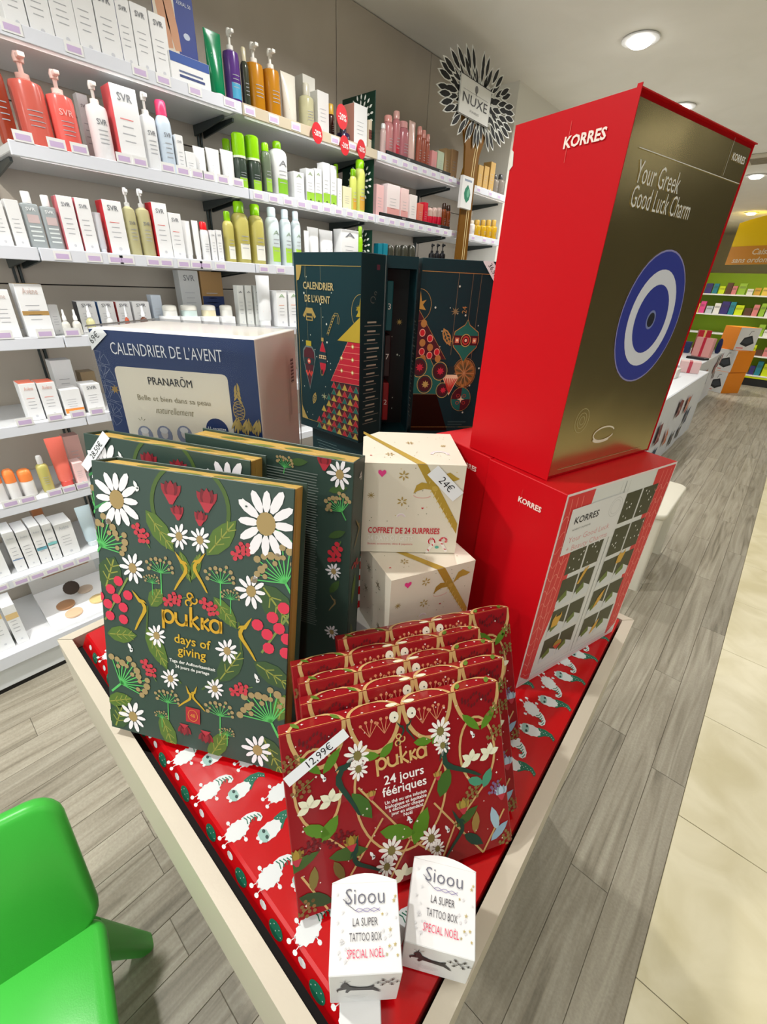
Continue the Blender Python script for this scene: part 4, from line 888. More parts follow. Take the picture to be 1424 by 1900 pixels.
    for r in range(8):
        y0 = yt-(r+1)*(yt-yb)/8; y1 = y0+(yt-yb)/8*.96; xl = w-.078-.0092*r; s_ = .0185; k = 0; x = w-.0005
        A.rect(max(xl, .012), y0, w-.0003, y1, PLUM, 2)
        while x > xl-.002:
            c = cols[(k*2+r) % 3]; a0 = max(x-s_, .004); A.poly([(a0, y0), (x, y0), ((a0+x)/2, y1)], c, 3, 1 if c == cols[1] else 0); A.line([(a0, y0), ((a0+x)/2, y1), (x, y0)], .0006, (196, 140, 110), 3.5); x -= s_*1.02; k += 1
    return A
def teal_list(d, h, flip):
    A = Art(d, h); rn = random.Random(8)
    for k in range(13):
        y = h-.135-.0185*k; A.rect(d*.28, y, d*(.62+.2*rn.random()), y+.0035, (176, 178, 160), 1); A.rect(d*.16, y-.006, d*(.70+.2*rn.random()), y-.0048, (150, 152, 138), 1)
    for x, y, r in ((.6, h-.075, .004), (.5, h-.088, .008)): A.arc(d*x, y, r, r*.8, 0, 300, .001, (120, 126, 116), 1, n=10)
    A.rect(d*.62, h-.03, d*.75, h-.02, (90, 40, 60), 1); return A
def teal_right(w, h):
    A = Art(w, h, True); gframe(A, w, h, 1); snow(A, w, h, 26, 6); apex = h-.100; X0 = .0003
    A.arc(0, apex+.004, .028, .034, -90, 90, .001, FG, 2, 1, 16); A.poly([(X0, apex+.034), (.005, apex+.012), (.016, apex+.016), (.008, apex+.005), (.016, apex-.006), (X0, apex-.004)], (206, 180, 90), 3, 1)
    A.poly([(X0, apex-.006), (.076, h*.475), (X0, h*.475)], PLUM, 2); A.line([(X0, apex-.006), (.076, h*.475), (X0, h*.475)], .001, FG, 3, 1)
    for x, y, c in ((.014, .67, 0), (.012, .62, 1), (.032, .59, 1), (.014, .565, 0), (.034, .54, 0), (.014, .515, 1), (.034, .495, 1), (.052, .515, 1), (.018, .477, 0), (.056, .478, 0)):
        A.ell(x, h*y, .0075, .0088, (196, 160, 90) if c == 0 else (238, 170, 150), 4, 1 if c == 0 else 0, n=14)
        if c: A.ell(x, h*y, .0058, .007, (206, 24, 40), 5, n=12)
    A.poly([(X0, h*.473), (.038, h*.473), (.088, h*.265), (X0, h*.265)], EM, 2); A.line([(.038, h*.473), (.088, h*.265), (X0, h*.265)], .001, FG, 3, 1)
    for x, y, r in ((.010, .425, .021), (.064, .405, .020), (.028, .325, .020), (.076, .290, .017)):
        for k, c, l in ((1, FG, 4), (.93, (24, 60, 60), 4.3), (.8, PLUM, 4.6)):
            A.poly([(max(X0, min(x+r*k*math.cos(2*PI*j/20), .100)), h*y+r*k*1.15*math.sin(2*PI*j/20)) for j in range(20)], c, l)
        A.star(x+.002, h*y, r*.5, r*.28, 8, (206, 40, 66) if x != .028 else FG, 5)
    A.poly([(X0, h*.262), (.062, h*.262), (.100, .012), (X0, .012)], (40, 22, 14), 2, 1)
    # hanging ornaments
    for x, y1, y0 in ((.088, h-.026, h*.50), (.122, h-.026, h*.70), (.142, h-.026, h*.42)): A.line([(x, y1), (x, y0)], .0008, (150, 146, 110), 1, 1)
    x, y = .122, h*.585; bl = [(x, y+.048), (x+.006, y+.036), (x+.030, y+.020), (x+.034, y), (x+.030, y-.016), (x+.012, y-.034), (x, y-.052), (x-.012, y-.034), (x-.030, y-.016), (x-.034, y), (x-.030, y+.020), (x-.006, y+.036)]
    A.poly(bl, FG, 2, 1); A.poly([(x+(a-x)*.95, y+(b-y)*.95) for a, b in bl], (12, 104, 92), 3); A.rect(x-.031, y-.011, x+.031, y+.011, PLUM, 4)
    for k, c in ((.013, FG), (.0115, PLUM), (.009, (186, 60, 50)), (.0055, PLUM), (.0032, (240, 200, 170))): A.ell(x, y, k, k*1.15, c, 5+(.013-k)*60, n=14)
    for s_ in (-1, 1): A.rect(x+s_*.022-.005, y-.006, x+s_*.022+.005, y+.006, (214, 120, 90), 5); A.ell(x+s_*.022, y, .003, .003, (244, 220, 190), 6, n=8)
    x, y = .128, h*.395; A.arc(x, y, .030, .037, 0, 360, .001, FG, 2, 1, 26); A.ell(x, y, .028, .034, (168, 140, 78), 2.6, 1, n=24)
    for k in range(10): A.line([(x, y), (x+.026*math.cos(rad(36*k)), y+.032*math.sin(rad(36*k)))], .0012, (214, 196, 140), 4, 1); A.leaf(x+.015*math.cos(rad(36*k+18)), y+.019*math.sin(rad(36*k+18)), .020, .006, 36*k+18, (96, 84, 52), 3.4)
    x, y = .094, h*.385; A.poly([(x-.015, y-.004), (x+.015, y-.004), (x+.006, y+.020), (x-.006, y+.020)], (20, 40, 40), 3); A.poly([(x-.016, y), (x+.016, y), (x+.020, y-.008), (x, y-.052), (x-.020, y-.008)], (240, 206, 170), 4)
    for k in range(-3, 4): A.line([(x+.0052*k, y-.009), (x+.0014*k, y-.046+.003*abs(k))], .0026, (206, 60, 50), 5)
    x, y = .128, h*.235; A.ell(x, y, .0265, .031, FG, 2, 1, n=26)
    for a0, c in ((0, EM), (90, PLUM), (180, EM), (270, PLUM)): A.poly([(x, y)]+[(x+.0255*math.cos(rad(a0+18*k)), y+.030*math.sin(rad(a0+18*k))) for k in range(6)], c, 3)
    for k in range(4): A.arc(x+.012*math.cos(rad(90*k+45)), y+.013*math.sin(rad(90*k+45)), .004, .004, 0, 360, .0012, (190, 60, 50), 4, n=10)
    A.star(x, y, .010, .003, 4, (240, 216, 180), 4); A.rect(x-.004, y+.030, x+.004, y+.038, FG, 4, 1)
    holly(A, .074, h*.60, .022, -62); A.star(.088, h*.74, .011, .004, 8, (150, 152, 110), 2, 1); A.text('24', .115, h*.75, .016, FG, m=1, rot=90)
    for k in range(3): A.rect(.10, .035-.007*k, .150-.01*k, .037-.007*k, (60, 86, 84), 2)
    return A
def teal_half(st, label_, side, par):
    w, h, d = st.w, st.h, st.d
    return w, h, d
CZ = 1.116
tlf = Stand(-.941, .727, CZ, 1.0, 0, .221, .409, .077)
tg = empty('gatefold_calendar', (-.78, .84, CZ), 0, 'dark teal advent calendar standing open, gold tree on its doors, 36,90 strip', 'advent calendar')
inv = Matrix.Translation((.78, -.84, -CZ))
def sub(st, name):
    o = MB().box(0, st.w, 0, st.d, 0, st.h, .001).build(name, M_teal, tg); o.matrix_local = inv @ st.mw; return o
dl = sub(tlf, 'left_door'); teal_left(.221, .409).build('printed_front', dl); teal_list(.077, .409, 0).build('printed_list', dl, (.221, 0, 0), (0, 1, 0), (0, 0, 1))
trt = Stand(-.680, .885, CZ, 50, 0, .235, .409, .075)
dr = sub(trt, 'right_door'); teal_right(.235, .409).build('printed_front', dr); teal_list(.075, .409, 1).build('printed_list', dr, (0, .075, 0), (0, -1, 0), (0, 0, 1))
A = sticker(dr, trt, [(903, 480), (926, 524)], .0195, .004, '36,90€', .014, clip=True); A.build('price_sticker', dr)
# deep tray between the doors
tr_ = Stand(-.728, .818, CZ, 50, 0, .072, .409, .085)
m = MB(); m.box(0, .072, .08, .085, 0, .409); m.box(0, .072, 0, .08, .385, .409); m.box(0, .072, 0, .08, 0, .012); m.box(0, .003, 0, .08, .012, .385); m.box(.069, .072, 0, .08, .012, .385)
o = m.build('tray', M_teal, tg); o.matrix_local = inv @ tr_.mw
A = Art(.072, .409); A.rect(.003, .012, .069, .385, (8, 8, 9), 0); A.star(.050, .27, .008, .003, 8, FG, 2, 1); snow(A, .07, .4, 8, 3)
A.build('printed_interior', o, (0, .08, 0))
for z0, z1, c, tx in ((.255, .36, (12, 70, 74), '3'), (.15, .245, (30, 14, 16), '7'), (.04, .135, (120, 16, 22), '2')):
    dwr = MB().box(.0035, .019, .004, .07, z0, z1, .002).build('drawer', C(c, .35), o)
    A = Art(1, 1); A.text(tx, .008, (z0+z1)/2-.006, .018, (206, 200, 190)); A.build('printed_number', dwr, (.003, .0035, 0), (1, 0, 0), (0, 0, 1))
for st, lab in ((Stand(-.915, .745, PZ+.0012, 1, 0, .205, .338, .18), 'closed dark teal calendar carrying the left door of the open one'), (Stand(-.668, .905, PZ+.0012, 50, 0, .18, .338, .12), 'closed dark teal calendar carrying the right door of the open one')):
    t = empty('closed_calendar', mw=st.mw, label=lab, cat='advent calendar'); carton(t, st, M_teal)
    A = Art(st.w, st.h); rn = random.Random(1)
    for k in range(9): A.rect(.02+.004*(k % 3), st.h-.035-.008*k, .09+.06*rn.random(), st.h-.0335-.008*k, (96, 124, 124), 1)
    A.build('printed_small_text', t)

# ---------------------------------------------------------------- small white tattoo cartons
M_wc = mat('smooth_white_card', (222, 222, 222), .45)
def tattoo(st, label):
    t = empty('tattoo_carton', mw=st.mw, label=label, cat='box', group=None); w, h, d = st.w, st.h, st.d   # front faces up, y local runs down to the table
    carton(t, st, M_wc, .0008)
    A = Art(w, h); GR, PKK = (96, 98, 112), (214, 66, 100)
    x = w*.40
    A.text('Sioou', w*.50, h*.735, w*.27, GR, bold=-.008); A.line([(w*.17, h*.80), (w*.22, h*.77), (w*.26, h*.72), (w*.30, h*.70), (w*.36, h*.66)], .0006, GR, 5)
    for ph in (0, PI): A.line([(w*(.36+.045*k), h*(.665+.022*math.sin(k*1.3+ph))) for k in range(9)], .0005, (120, 110, 160), 5)
    for s_, yy, c in (('LA SUPER', .49, (64, 62, 70)), ('TATTOO BOX', .33, (64, 62, 70)), ('SPECIAL NOËL', .16, PKK)): A.text(s_, w*.50, h*yy, h*.13, c, fit=w*(.36 if yy > .4 else .46 if yy > .2 else .52), bold=-.004)
    rn = random.Random(4)
    for k in range(30):
        sx = (rn.uniform(.04, .26) if k % 2 else rn.uniform(.74, .97))*w; sy = rn.uniform(.1, .92)*h
        A.star(sx, sy, .0016*(1+(k % 3)*.3), .0007, 5, (206, 190, 130) if k % 4 == 0 else (206, 206, 208), 3, 1 if k % 4 == 0 else 0)
    A.build('printed_front', t)
    B = Art(w, d); BK = (34, 34, 38)      # end panel: leaping reindeer and a snowflake
    y0 = d*.58; q = lambda X_, Y_: (w*(X_*1.05-.06), y0+d*Y_*.78)
    B.poly([q(*p) for p in ((.22, .18), (.26, .28), (.30, .22), (.33, .10), (.45, .02), (.58, .02), (.66, .12), (.65, 0), (.70, -.10), (.76, -.22), (.73, -.22), (.64, -.12), (.50, -.10), (.34, -.08), (.30, -.20), (.27, -.16), (.29, -.02), (.18, -.06), (.17, -.16), (.15, -.04), (.24, .08), (.20, .12))], BK, 2)
    for p in (((.26, .28), (.20, .34)), ((.26, .28), (.27, .38)), ((.27, .28), (.34, .36))): B.line([q(*p[0]), q(*p[1])], .0007, BK, 2)
    cx, cy = w*.81, y0+d*.16
    for k in range(6): B.line([(cx, cy), (cx+.0135*math.cos(PI*k/3), cy+.0125*math.sin(PI*k/3))], .0008, BK, 2); B.star(cx+.0095*math.cos(PI*k/3), cy+.009*math.sin(PI*k/3), .0034, .0012, 4, BK, 2.5)
    for k in range(3): B.rect(w*(.2+.05*k), d*(.30-.05*k), w*(.55-.03*k), d*(.30-.05*k)+.0006, (170, 170, 174), 2)
    B.build('printed_end', t, (0, d, 0), (1, 0, 0), (0, -1, 0))
    # bowed closing flap at the far end
    m = MB(); n = 9; a = [(w*k/(n-1), h, .001) for k in range(n)]
    pts = [V3((w*k/(n-1), .0012, h)) for k in range(n)]; up = [V3((w*k/(n-1), -.0002+.004*0, h+.0075*math.sin(PI*k/(n-1))+.0004)) for k in range(n)]
    m.loft([[p, p+V3((0, .0006, 0)), q_+V3((0, .0006, 0)), q_] for p, q_ in zip(pts, up)]).build('closing_flap', M_wc, t)
    return t
tattoo(Stand(-.123, .0965, .8855, 45.1, 86.5, .0712, .0708, .097), 'white tattoo carton standing on the white card at the table corner')
tattoo(Stand(-.0905, .1745, .853, 30.8, 88, .0745, .077, .0755), 'white tattoo carton angled against the red tea calendar near the rim')
t = empty('flat_card_box', (-.123, .0965, PZ+.0012), rad(45), 'flat white carton lying under the front tattoo carton', 'box')
MB().box(.010, .054, -.026, .066, 0, .0115, .001).build('carton', M_wc, t)
# ================================================================== goods on the shelves along the wall
GREY, WHT, OFFW = (120, 122, 128), (236, 237, 238), (226, 224, 216)
def front(A, t, name, d, bend=0): return A.build(name, t, (d/2, 0, 0), (0, 1, 0), (0, 0, 1), bend=bend)
def b_carton(t, w, d, h, col=WHT, side=None, band=None, brand='SVR', bc=GREY, lid=None, acc=None):
    MB().box(-d/2, d/2, -w/2, w/2, 0, h, .0008).build('carton', C(col, .4), t)
    A = Art(w, h)
    if brand: A.text(brand, 0, h*.82, min(w*.36, h*.16), bc, fit=w*.56, bold=.01)
    if band: y0, y1, c = band; A.rect(-w/2+.0006, h*y0, w/2-.0006, h*y1, c, 1)
    for k in range(4):
        ww = w*(.30-.05*(k % 2)); A.rect(-ww, h*(.60-.09*k), ww*.7, h*(.60-.09*k)+h*.012, acc if (acc and k == 0) else (176, 178, 184), 1)
    A.ell(0, h*.12, w*.09, w*.09, (206, 208, 214), 1, n=10)
    front(A, t, 'printed_front', d)
    if side:
        B = Art(d, h); B.rect(.0006, .001, d-.0006, h-.001, side, 1); B.build('printed_side', t, (-d/2, -w/2, 0), (1, 0, 0), (0, 0, 1))
    if lid:
        B = Art(d, w); B.rect(.0006, .0006, d-.0006, w-.0006, lid, 1); B.build('printed_top', t, (-d/2, -w/2, h), (1, 0, 0), (0, 1, 0))
def label_art(t, w, r, z0, z1, brand, bc, patch=None, lines=(170, 172, 178), bend=None):
    A = Art(w, z1); H = z1-z0
    if patch: A.strip(-w*.34, z0+H*.02, w*.34, z0+H*.42, patch, 1)
    if brand: A.text(brand, 0, z0+H*.74, min(w*.34, H*.2), bc, fit=w*.5, bold=.01)
    for k in range(4): A.strip(-w*.24, z0+H*(.60-.1*k), w*(.22-.05*(k % 2)), z0+H*(.60-.1*k)+H*.018, lines, 2)
    A.build('printed_label', t, (r, 0, 0), (0, 1, 0), (0, 0, 1), bend=r)
def plastic(col, tr=0): return mat('plastic_%d_%d_%d_%d' % (*col, int(tr*100)), col, .22, trans=tr, spec=.5)
def b_pump(t, w, d, h, col=WHT, pump=(240, 238, 232), tr=0, brand='SVR', bc=GREY, patch=None):
    r = w/2; hb = h*.74
    MB().lathe([(r*.92, 0), (r, .004), (r, hb*.88), (r*.93, hb*.945), (r*.5, hb*.985), (r*.36, hb)], 18).build('bottle', plastic(col, tr), t, 40)
    pm_ = plastic(pump); o = MB().lathe([(r*.42, hb*.985), (r*.42, hb+h*.05), (r*.28, hb+h*.055), (r*.16, hb+h*.06), (r*.16, h*.93)], 12).build('pump_collar', pm_, t, 40)
    MB().box(-r*.22, r*.9, -r*.2, r*.2, h*.925, h*.975, .002, 2).lathe([(r*.3, h*.90), (r*.34, h*.95), (r*.24, h)], 10).build('pump_head', pm_, t, 40)
    label_art(t, w, r, hb*.12, hb*.82, brand, bc, patch)
def b_bottle(t, w, d, h, col=WHT, cap=(140, 200, 20), tr=0, capf=.22, cw=.5, brand=None, bc=GREY, patch=None, ring=None, sq=.92):
    r = w/2; hb = h*(1-capf)
    MB().lathe([(r*.92, 0), (r, .004), (r, hb*.86), (r*.93, hb*.925), (r*(.5+cw*.4), hb*.975), (r*cw*.9, hb)], 18).build('bottle', plastic(col, tr), t, 40)
    MB().lathe([(r*cw, hb), (r*cw, h-.006), (r*cw*.8, h-.001), (r*cw*.3, h)], 16).build('cap', plastic(cap), t, 40)
    if ring: MB().lathe([(r*cw*1.03, hb-.002), (r*cw*1.03, hb+h*.03)], 16).build('collar_ring', plastic(ring), t, 40)
    label_art(t, w, r, hb*.08, hb*.85, brand, bc, patch)
def b_tube(t, w, d, h, col=WHT, cap=WHT, brand=None, bc=GREY, patch=None):
    r = w/2*.86; n = 20; S_ = []
    for z, sx, sy in ((h*.12, .92, .92), (h*.16, 1, 1), (h*.45, .86, 1.04), (h*.8, .42, 1.12), (h*.95, .08, 1.16), (h, .07, 1.16)):
        S_.append([(r*.8*sx*math.cos(2*PI*k/n), r*sy*math.sin(2*PI*k/n), z) for k in range(n)])
    MB().loft(S_).build('tube', plastic(col), t, 40)
    MB().lathe([(r*.80, 0), (r*.82, .003), (r*.82, h*.115), (r*.78, h*.12)], 16).build('cap', plastic(cap), t, 40)
    A = Art(w, h)
    if brand: A.text(brand, 0, h*.62, w*.3, bc, fit=w*.5, bold=.01)
    if patch: A.rect(-w*.26, h*.30, w*.26, h*.40, patch, 1)
    for k in range(4): A.rect(-w*.22, h*(.52-.07*k), w*(.2-.05*(k % 2)), h*(.52-.07*k)+h*.012, (176, 178, 184), 2)
    A.build('printed_label', t, (r*.80, 0, 0), (-.09, 0, 1) if 0 else (0, 1, 0), (-.10, 0, 1))
def b_jar(t, w, d, h, col=WHT, cap=OFFW, **k):
    r = w/2; MB().lathe([(r*.9, 0), (r, .003), (r, h*.55), (r*.95, h*.58)], 18).build('pot', plastic(col), t, 40)
    MB().lathe([(r*1.0, h*.58), (r*1.0, h*.84), (r*.9, h*.95), (r*.6, h)], 18).build('lid', plastic(cap), t, 40)
def b_dropper(t, w, d, h, col=(230, 228, 220), cap=WHT, tr=.2, **k):
    r = w/2; MB().lathe([(r*.9, 0), (r, .002), (r, h*.42), (r*.8, h*.5), (r*.35, h*.56), (r*.35, h*.6)], 14).build('bottle', plastic(col, tr), t, 40)
    MB().lathe([(r*.5, h*.58), (r*.46, h*.74), (r*.28, h*.78), (r*.24, h*.97), (r*.12, h)], 12).build('dropper_cap', plastic(cap), t, 40)
    label_art(t, w, r, h*.06, h*.36, None, GREY)
def b_cone(t, w, d, h, col=(200, 150, 60), cap=(206, 178, 110), **k):
    r = w/2; MB().lathe([(r, 0), (r, h*.06), (r*.35, h*.82), (r*.3, h)], 16).build('bottle', plastic(col, .2), t, 30)
    MB().lathe([(r*.34, h*.82), (r*.28, h*1.0)], 12).build('cap', plastic(cap), t, 30)
def b_flask(t, w, d, h, col=WHT, cap=WHT, tr=.4, brand='SVR', **k):
    hb = h*.80; MB().box(-w*.3, w*.3, -w/2, w/2, 0, hb, w*.12, 3).build('bottle', plastic(col, tr), t, 50)
    MB().lathe([(w*.26, hb), (w*.26, h-.002), (w*.24, h)], 16).build('cap', plastic(cap), t, 40)
    A = Art(w, h); A.text(brand, 0, hb*.84, w*.28, (238, 240, 242), fit=w*.55, bold=.01); A.rect(-w*.3, hb*.58, w*.36, hb*.76, (206, 186, 186), 1)
    for k_ in range(4): A.rect(-w*.3, hb*(.48-.1*k_), w*.34, hb*(.48-.1*k_)+hb*.035, (222, 230, 230), 1)
    A.build('printed_label', t, (w*.3, 0, 0), (0, 1, 0), (0, 0, 1))
KIND = dict(flask=b_flask, carton=b_carton, pump=b_pump, bottle=b_bottle, tube=b_tube, jar=b_jar, dropper=b_dropper, cone=b_cone)
NAMES = dict(flask='lotion_flask', carton='product_carton', pump='pump_bottle', bottle='lotion_bottle', tube='cream_tube', jar='cream_jar', dropper='dropper_bottle', cone='cone_bottle')
CATS = dict(flask='bottle', carton='carton', pump='bottle', bottle='bottle', tube='tube', jar='jar', dropper='bottle', cone='bottle')
LAST = {}; COUNT = {}; ORD = ['first', 'second', 'third', 'fourth', 'fifth', 'sixth', 'seventh', 'eighth', 'ninth', 'tenth', 'eleventh', 'twelfth']
def item(kind, j, L, R, ym, T, label, group=None, xf=-1.90, dz=0, dmax=.09, dep=None, **k):
    """one product: L, R = photo columns of its two sides at row ym, T = photo row of its top, j = shelf it stands on"""
    y0, y1 = atx((L, ym), xf).y, atx((R, ym), xf).y; zs = (SHZ[j] if j < 7 else .155)+dz
    h = min(atx(((L+R)/2, T), xf).z-zs, (SHZ[j-1]-.036 if 0 < j < 8 else 9)-zs); w = max(.012, (y1-y0)*.965)
    d = dep or min(w, dmax)
    if kind != 'carton': d = w
    x = xf-d/2
    key = (j, round(xf, 2)); yc = (y0+y1)/2
    if key in LAST and dz == 0:                       # neighbours on one shelf never run into each other
        if yc-w/2 < LAST[key]+.0015:
            lo = LAST[key]+.0015; hi = max(yc+w/2, lo+.014); w = hi-lo; yc = (lo+hi)/2
            if kind != 'carton': d = w; x = xf-d/2
    if dz == 0: LAST[key] = yc+w/2
    if group:
        COUNT[label] = COUNT.get(label, 0)+1; label += ', %s from chair end' % ORD[COUNT[label]-1]
    t = empty(NAMES[kind], (x, yc, zs+.0008), 0, label, CATS[kind], group)
    KIND[kind](t, w, d, h, **k)
    return t
# ---- top shelf, first bay
g = 'white cartons on the top shelf'
for L, R, T in ((6, 48, -70), (49, 93, -56), (93, 137, -42)): item('carton', 0, L, R, 20, T, 'tall white carton with pale printing on the top shelf', g, brand=None, dep=.06)
for L, R, T in ((140, 182, -30), (183, 222, -14)): item('carton', 0, L, R, 60, T, 'white carton with grey lettering on the top shelf', 'white lettered cartons on the top shelf', dep=.06)
for i, (L, R, T) in enumerate(((226, 252, 2), (253, 283, 14), (284, 314, 30))):
    item('carton', 0, L, R, 88, T, 'white lettered carton with a violet side, beside the blue display' if i == 0 else 'white lettered carton between the violet-sided one and the blue display', None if i == 0 else 'white cartons next to the blue display', dep=.06, side=(92, 88, 160) if i == 0 else None)
# blue counter display with a photograph of feet
y0, y1 = atx((318, 120), -1.89).y, atx((392, 150), -1.89).y; w = y1-y0
t = empty('counter_display', (-1.93, (y0+y1)/2, SHZ[0]+.0008), 0, 'blue counter display with a picture of bare feet and a white tray', 'display stand'); LAST[(0, -1.9)] = y1
BL = (16, 50, 140)
MB().box(-.03, .035, -w/2, w/2, 0, .085, .001).build('tray', M_white, t)
bk = MB().prism([(-w*.5, 0), (-w*.5, .33), (-w*.4, .37), (-w*.2, .40), (w*.1, .40), (w*.5, .33), (w*.5, .0)], 0, .004); o = bk.build('backing_card', C(BL, .35), t); o.rotation_euler = (PI/2, 0, PI/2); o.location = (-.036, 0, 0)
A = Art(w, .4); A.rect(-w*.5, .086, w*.02, .33, (222, 212, 196), 1)
for dx in (-.36, -.16): A.poly([(w*dx-.012, .34), (w*dx+.016, .34), (w*dx+.018, .24), (w*dx+.03, .17), (w*dx+.034, .115), (w*dx+.012, .112), (w*dx-.006, .18), (w*dx-.014, .25)], (206, 150, 112), 2)
A.rect(w*.02, .086, w*.5, .33, BL, 1); A.text('SVR', w*.27, .27, .026, (206, 214, 232), fit=w*.26); A.text('XERIAL 50', w*.26, .235, .014, (206, 214, 232), fit=w*.36); A.ell(w*.26, .16, .012, .009, (196, 206, 226), 2, n=10)
A.build('printed_picture', t, (-.032, 0, 0), (0, 1, 0), (0, 0, 1))
A = Art(w, .1); A.rect(-w*.49, .060, w*.49, .084, (28, 76, 160), 1); A.rect(-w*.3, .025, w*.34, .032, (40, 60, 120), 1); A.rect(-w*.3, .038, w*.3, .043, (90, 104, 140), 1)
A.build('printed_tray', t, (.035, 0, 0), (0, 1, 0), (0, 0, 1))
item('tube', 0, 393, 424, 130, 56, 'green tube with white lettering beside the blue display', col=(10, 132, 84), cap=WHT, brand='SVR', bc=(220, 236, 226))
# second bay, top shelf
item('pump', 0, 426, 452, 140, 52, 'purple pump bottle beside the green tube', col=(88, 52, 130), brand=None, patch=(70, 160, 200))
item('bottle', 0, 453, 466, 150, 88, 'slim dark floral bottle squeezed between purple and gold pump bottles', col=(58, 62, 50), cap=(210, 200, 170), cw=.6)
item('pump', 0, 468, 498, 160, 77, 'gold pump bottle next to the dark floral bottle', col=(190, 128, 28), brand=None)
item('pump', 0, 500, 527, 170, 89, 'gold pump bottle next to the white tube', col=(190, 128, 28), brand=None)
item('tube', 0, 533, 560, 190, 134, 'white tube with a round emblem on the tan-railed shelf', col=(222, 218, 206), cap=(200, 196, 186))
item('carton', 0, 563, 586, 185, 142, 'white carton behind the clear spray bottle', xf=-1.95, col=(214, 212, 204), brand=None)
item('bottle', 0, 566, 589, 200, 152, 'clear pale oil bottle in front of a white carton', col=(214, 210, 170), cap=(200, 196, 180), tr=.3, cw=.45, capf=.25)
item('carton', 0, 590, 611, 215, 171, 'small white carton beside the gold-capped dark bottle', brand=None, col=(218, 218, 216))
item('bottle', 0, 613, 624, 225, 192, 'small dark bottle with a gold cap', col=(60, 34, 26), cap=(196, 158, 60), cw=.8, capf=.3)
item('bottle', 0, 636, 655, 250, 236, 'squat violet perfume bottle under the round red discount disc', col=(44, 30, 70), cap=(40, 36, 60), cw=.5, capf=.3)
item('carton', 0, 657, 682, 240, 195, 'tall white carton with a rosy side on the tan-railed shelf', brand=None, side=(196, 140, 124), dep=.07)
item('carton', 0, 684, 695, 260, 224, 'slim cream carton spotted brown beside the dark green divider', brand=None, col=(222, 206, 180), band=(.4, .7, (120, 70, 60)))
# third bay, top shelf (rosy bottles), fourth bay
PK = [(711, 719, 228, (232, 204, 200), WHT, 'pale pink tub nearest the dark green divider'), (720, 734, 212, (222, 150, 152), (226, 158, 150), 'rose water bottle with a salmon cap'), (735, 746, 204, (216, 140, 146), (220, 170, 164), 'tallest rose bottle, a red flower on its front'),
      (748, 764, 223, (206, 130, 140), (220, 160, 160), 'wide rose bottle left of the pale pink tube')]
for L, R, T, c, cp, lb in PK: item('bottle', 0, L, R, 255, T, lb, col=c, cap=cp, tr=.25, cw=.75, capf=.16, patch=(190, 40, 60) if 'flower' in lb else None)
item('tube', 0, 765, 777, 262, 223, 'pale pink tube between rose and amber bottles', col=(232, 196, 188), cap=(232, 196, 188))
for L, R, T in ((778, 785, 233), (786, 793, 240), (794, 800, 248)): item('bottle', 0, L, R, 272, T, 'slim amber-pink oil bottle with a pink cap', 'amber-pink oil bottles', col=(186, 104, 84), cap=(216, 150, 140), tr=.2, cw=.8, capf=.2)
for L, R, T, c, lb in ((801, 811, 280, (226, 150, 150), 'small coral and white carton on the black riser'), (812, 824, 281, (190, 206, 180), 'pale green carton on the black riser'), (826, 836, 276, (180, 150, 110), 'small kraft carton on the black riser'), (838, 850, 278, (196, 158, 116), 'larger kraft carton beside the tree trunk')):
    item('carton', 0, L, R, 300, T, lb, col=c, brand=None)
item('cone', 0, 869, 885, 318, 288, 'golden cone-shaped bottle right of the trunk')
for L, R, T in ((887, 896, 306), (898, 907, 308), (909, 918, 300)): item('carton', 0, L, R, 330, T, 'slim golden carton right of the cone-shaped bottle', 'slim golden cartons', col=(206, 168, 100), brand=None)
for L, R in ((920, 929), (931, 940)): item('bottle', 0, L, R, 340, 322, 'clear grey-capped bottle by the bulkhead', 'clear bottles at the shelf end', col=(170, 160, 150), cap=(80, 80, 84), tr=.3)
# ---- second shelf, first bay
item('bottle', 1, -14, 22, 190, 104, 'brownish red oil bottle at the bay end', col=(178, 72, 48), cap=(206, 150, 120), tr=.3, capf=.12)
item('pump', 1, 30, 94, 190, 66, 'large clear pink pump bottle on the second shelf', col=(238, 118, 104), tr=.35, pump=(244, 206, 196), dmax=.12, brand=None)
item('pump', 1, 98, 150, 220, 131, 'coral pump bottle beside the large clear pink one', col=(240, 108, 100), pump=(244, 214, 206), bc=(246, 190, 186), dmax=.12)
item('carton', 1, 146, 166, 200, 176, 'small white carton standing behind coral and white pump bottles', xf=-2.02, brand='SVR')
item('pump', 1, 172, 210, 235, 152, 'white pump bottle beside the coral one', dmax=.1)
item('carton', 1, 215, 262, 230, 164, 'white carton with a coral side between white pump bottles', side=(232, 96, 100), acc=(232, 130, 130), dep=.07)
item('pump', 1, 268, 297, 250, 172, 'white pump bottle beside the pink-capped spray', acc=None) if 0 else item('pump', 1, 268, 297, 250, 172, 'white pump bottle beside the pink-capped spray')
item('bottle', 1, 299, 325, 255, 187, 'pale blue spray bottle with a pink cap', col=(206, 220, 234), cap=(236, 70, 116), cw=.72, capf=.2, brand='SVR')
item('carton', 1, 328, 343, 285, 252, 'small white carton beside the pink-capped spray')
item('carton', 1, 346, 364, 300, 283, 'low white carton lying before the white tubes', brand=None)
for L, R, T in ((366, 388, 272), (390, 415, 275), (417, 441, 278)): item('tube', 1, L, R, 300, T, 'white flat tube before the dark bottles', 'white tubes on the second shelf', cap=WHT)
LIME = (140, 204, 10)
for L, R, T in ((442, 464, 247), (467, 490, 252)): item('bottle', 1, L, R, 320, T, 'dark bottle with a tall lime cap', 'lime-capped dark bottles', col=(62, 76, 66), cap=LIME, cw=.95, capf=.42, ring=(226, 232, 214), tr=.15, patch=(150, 200, 50))
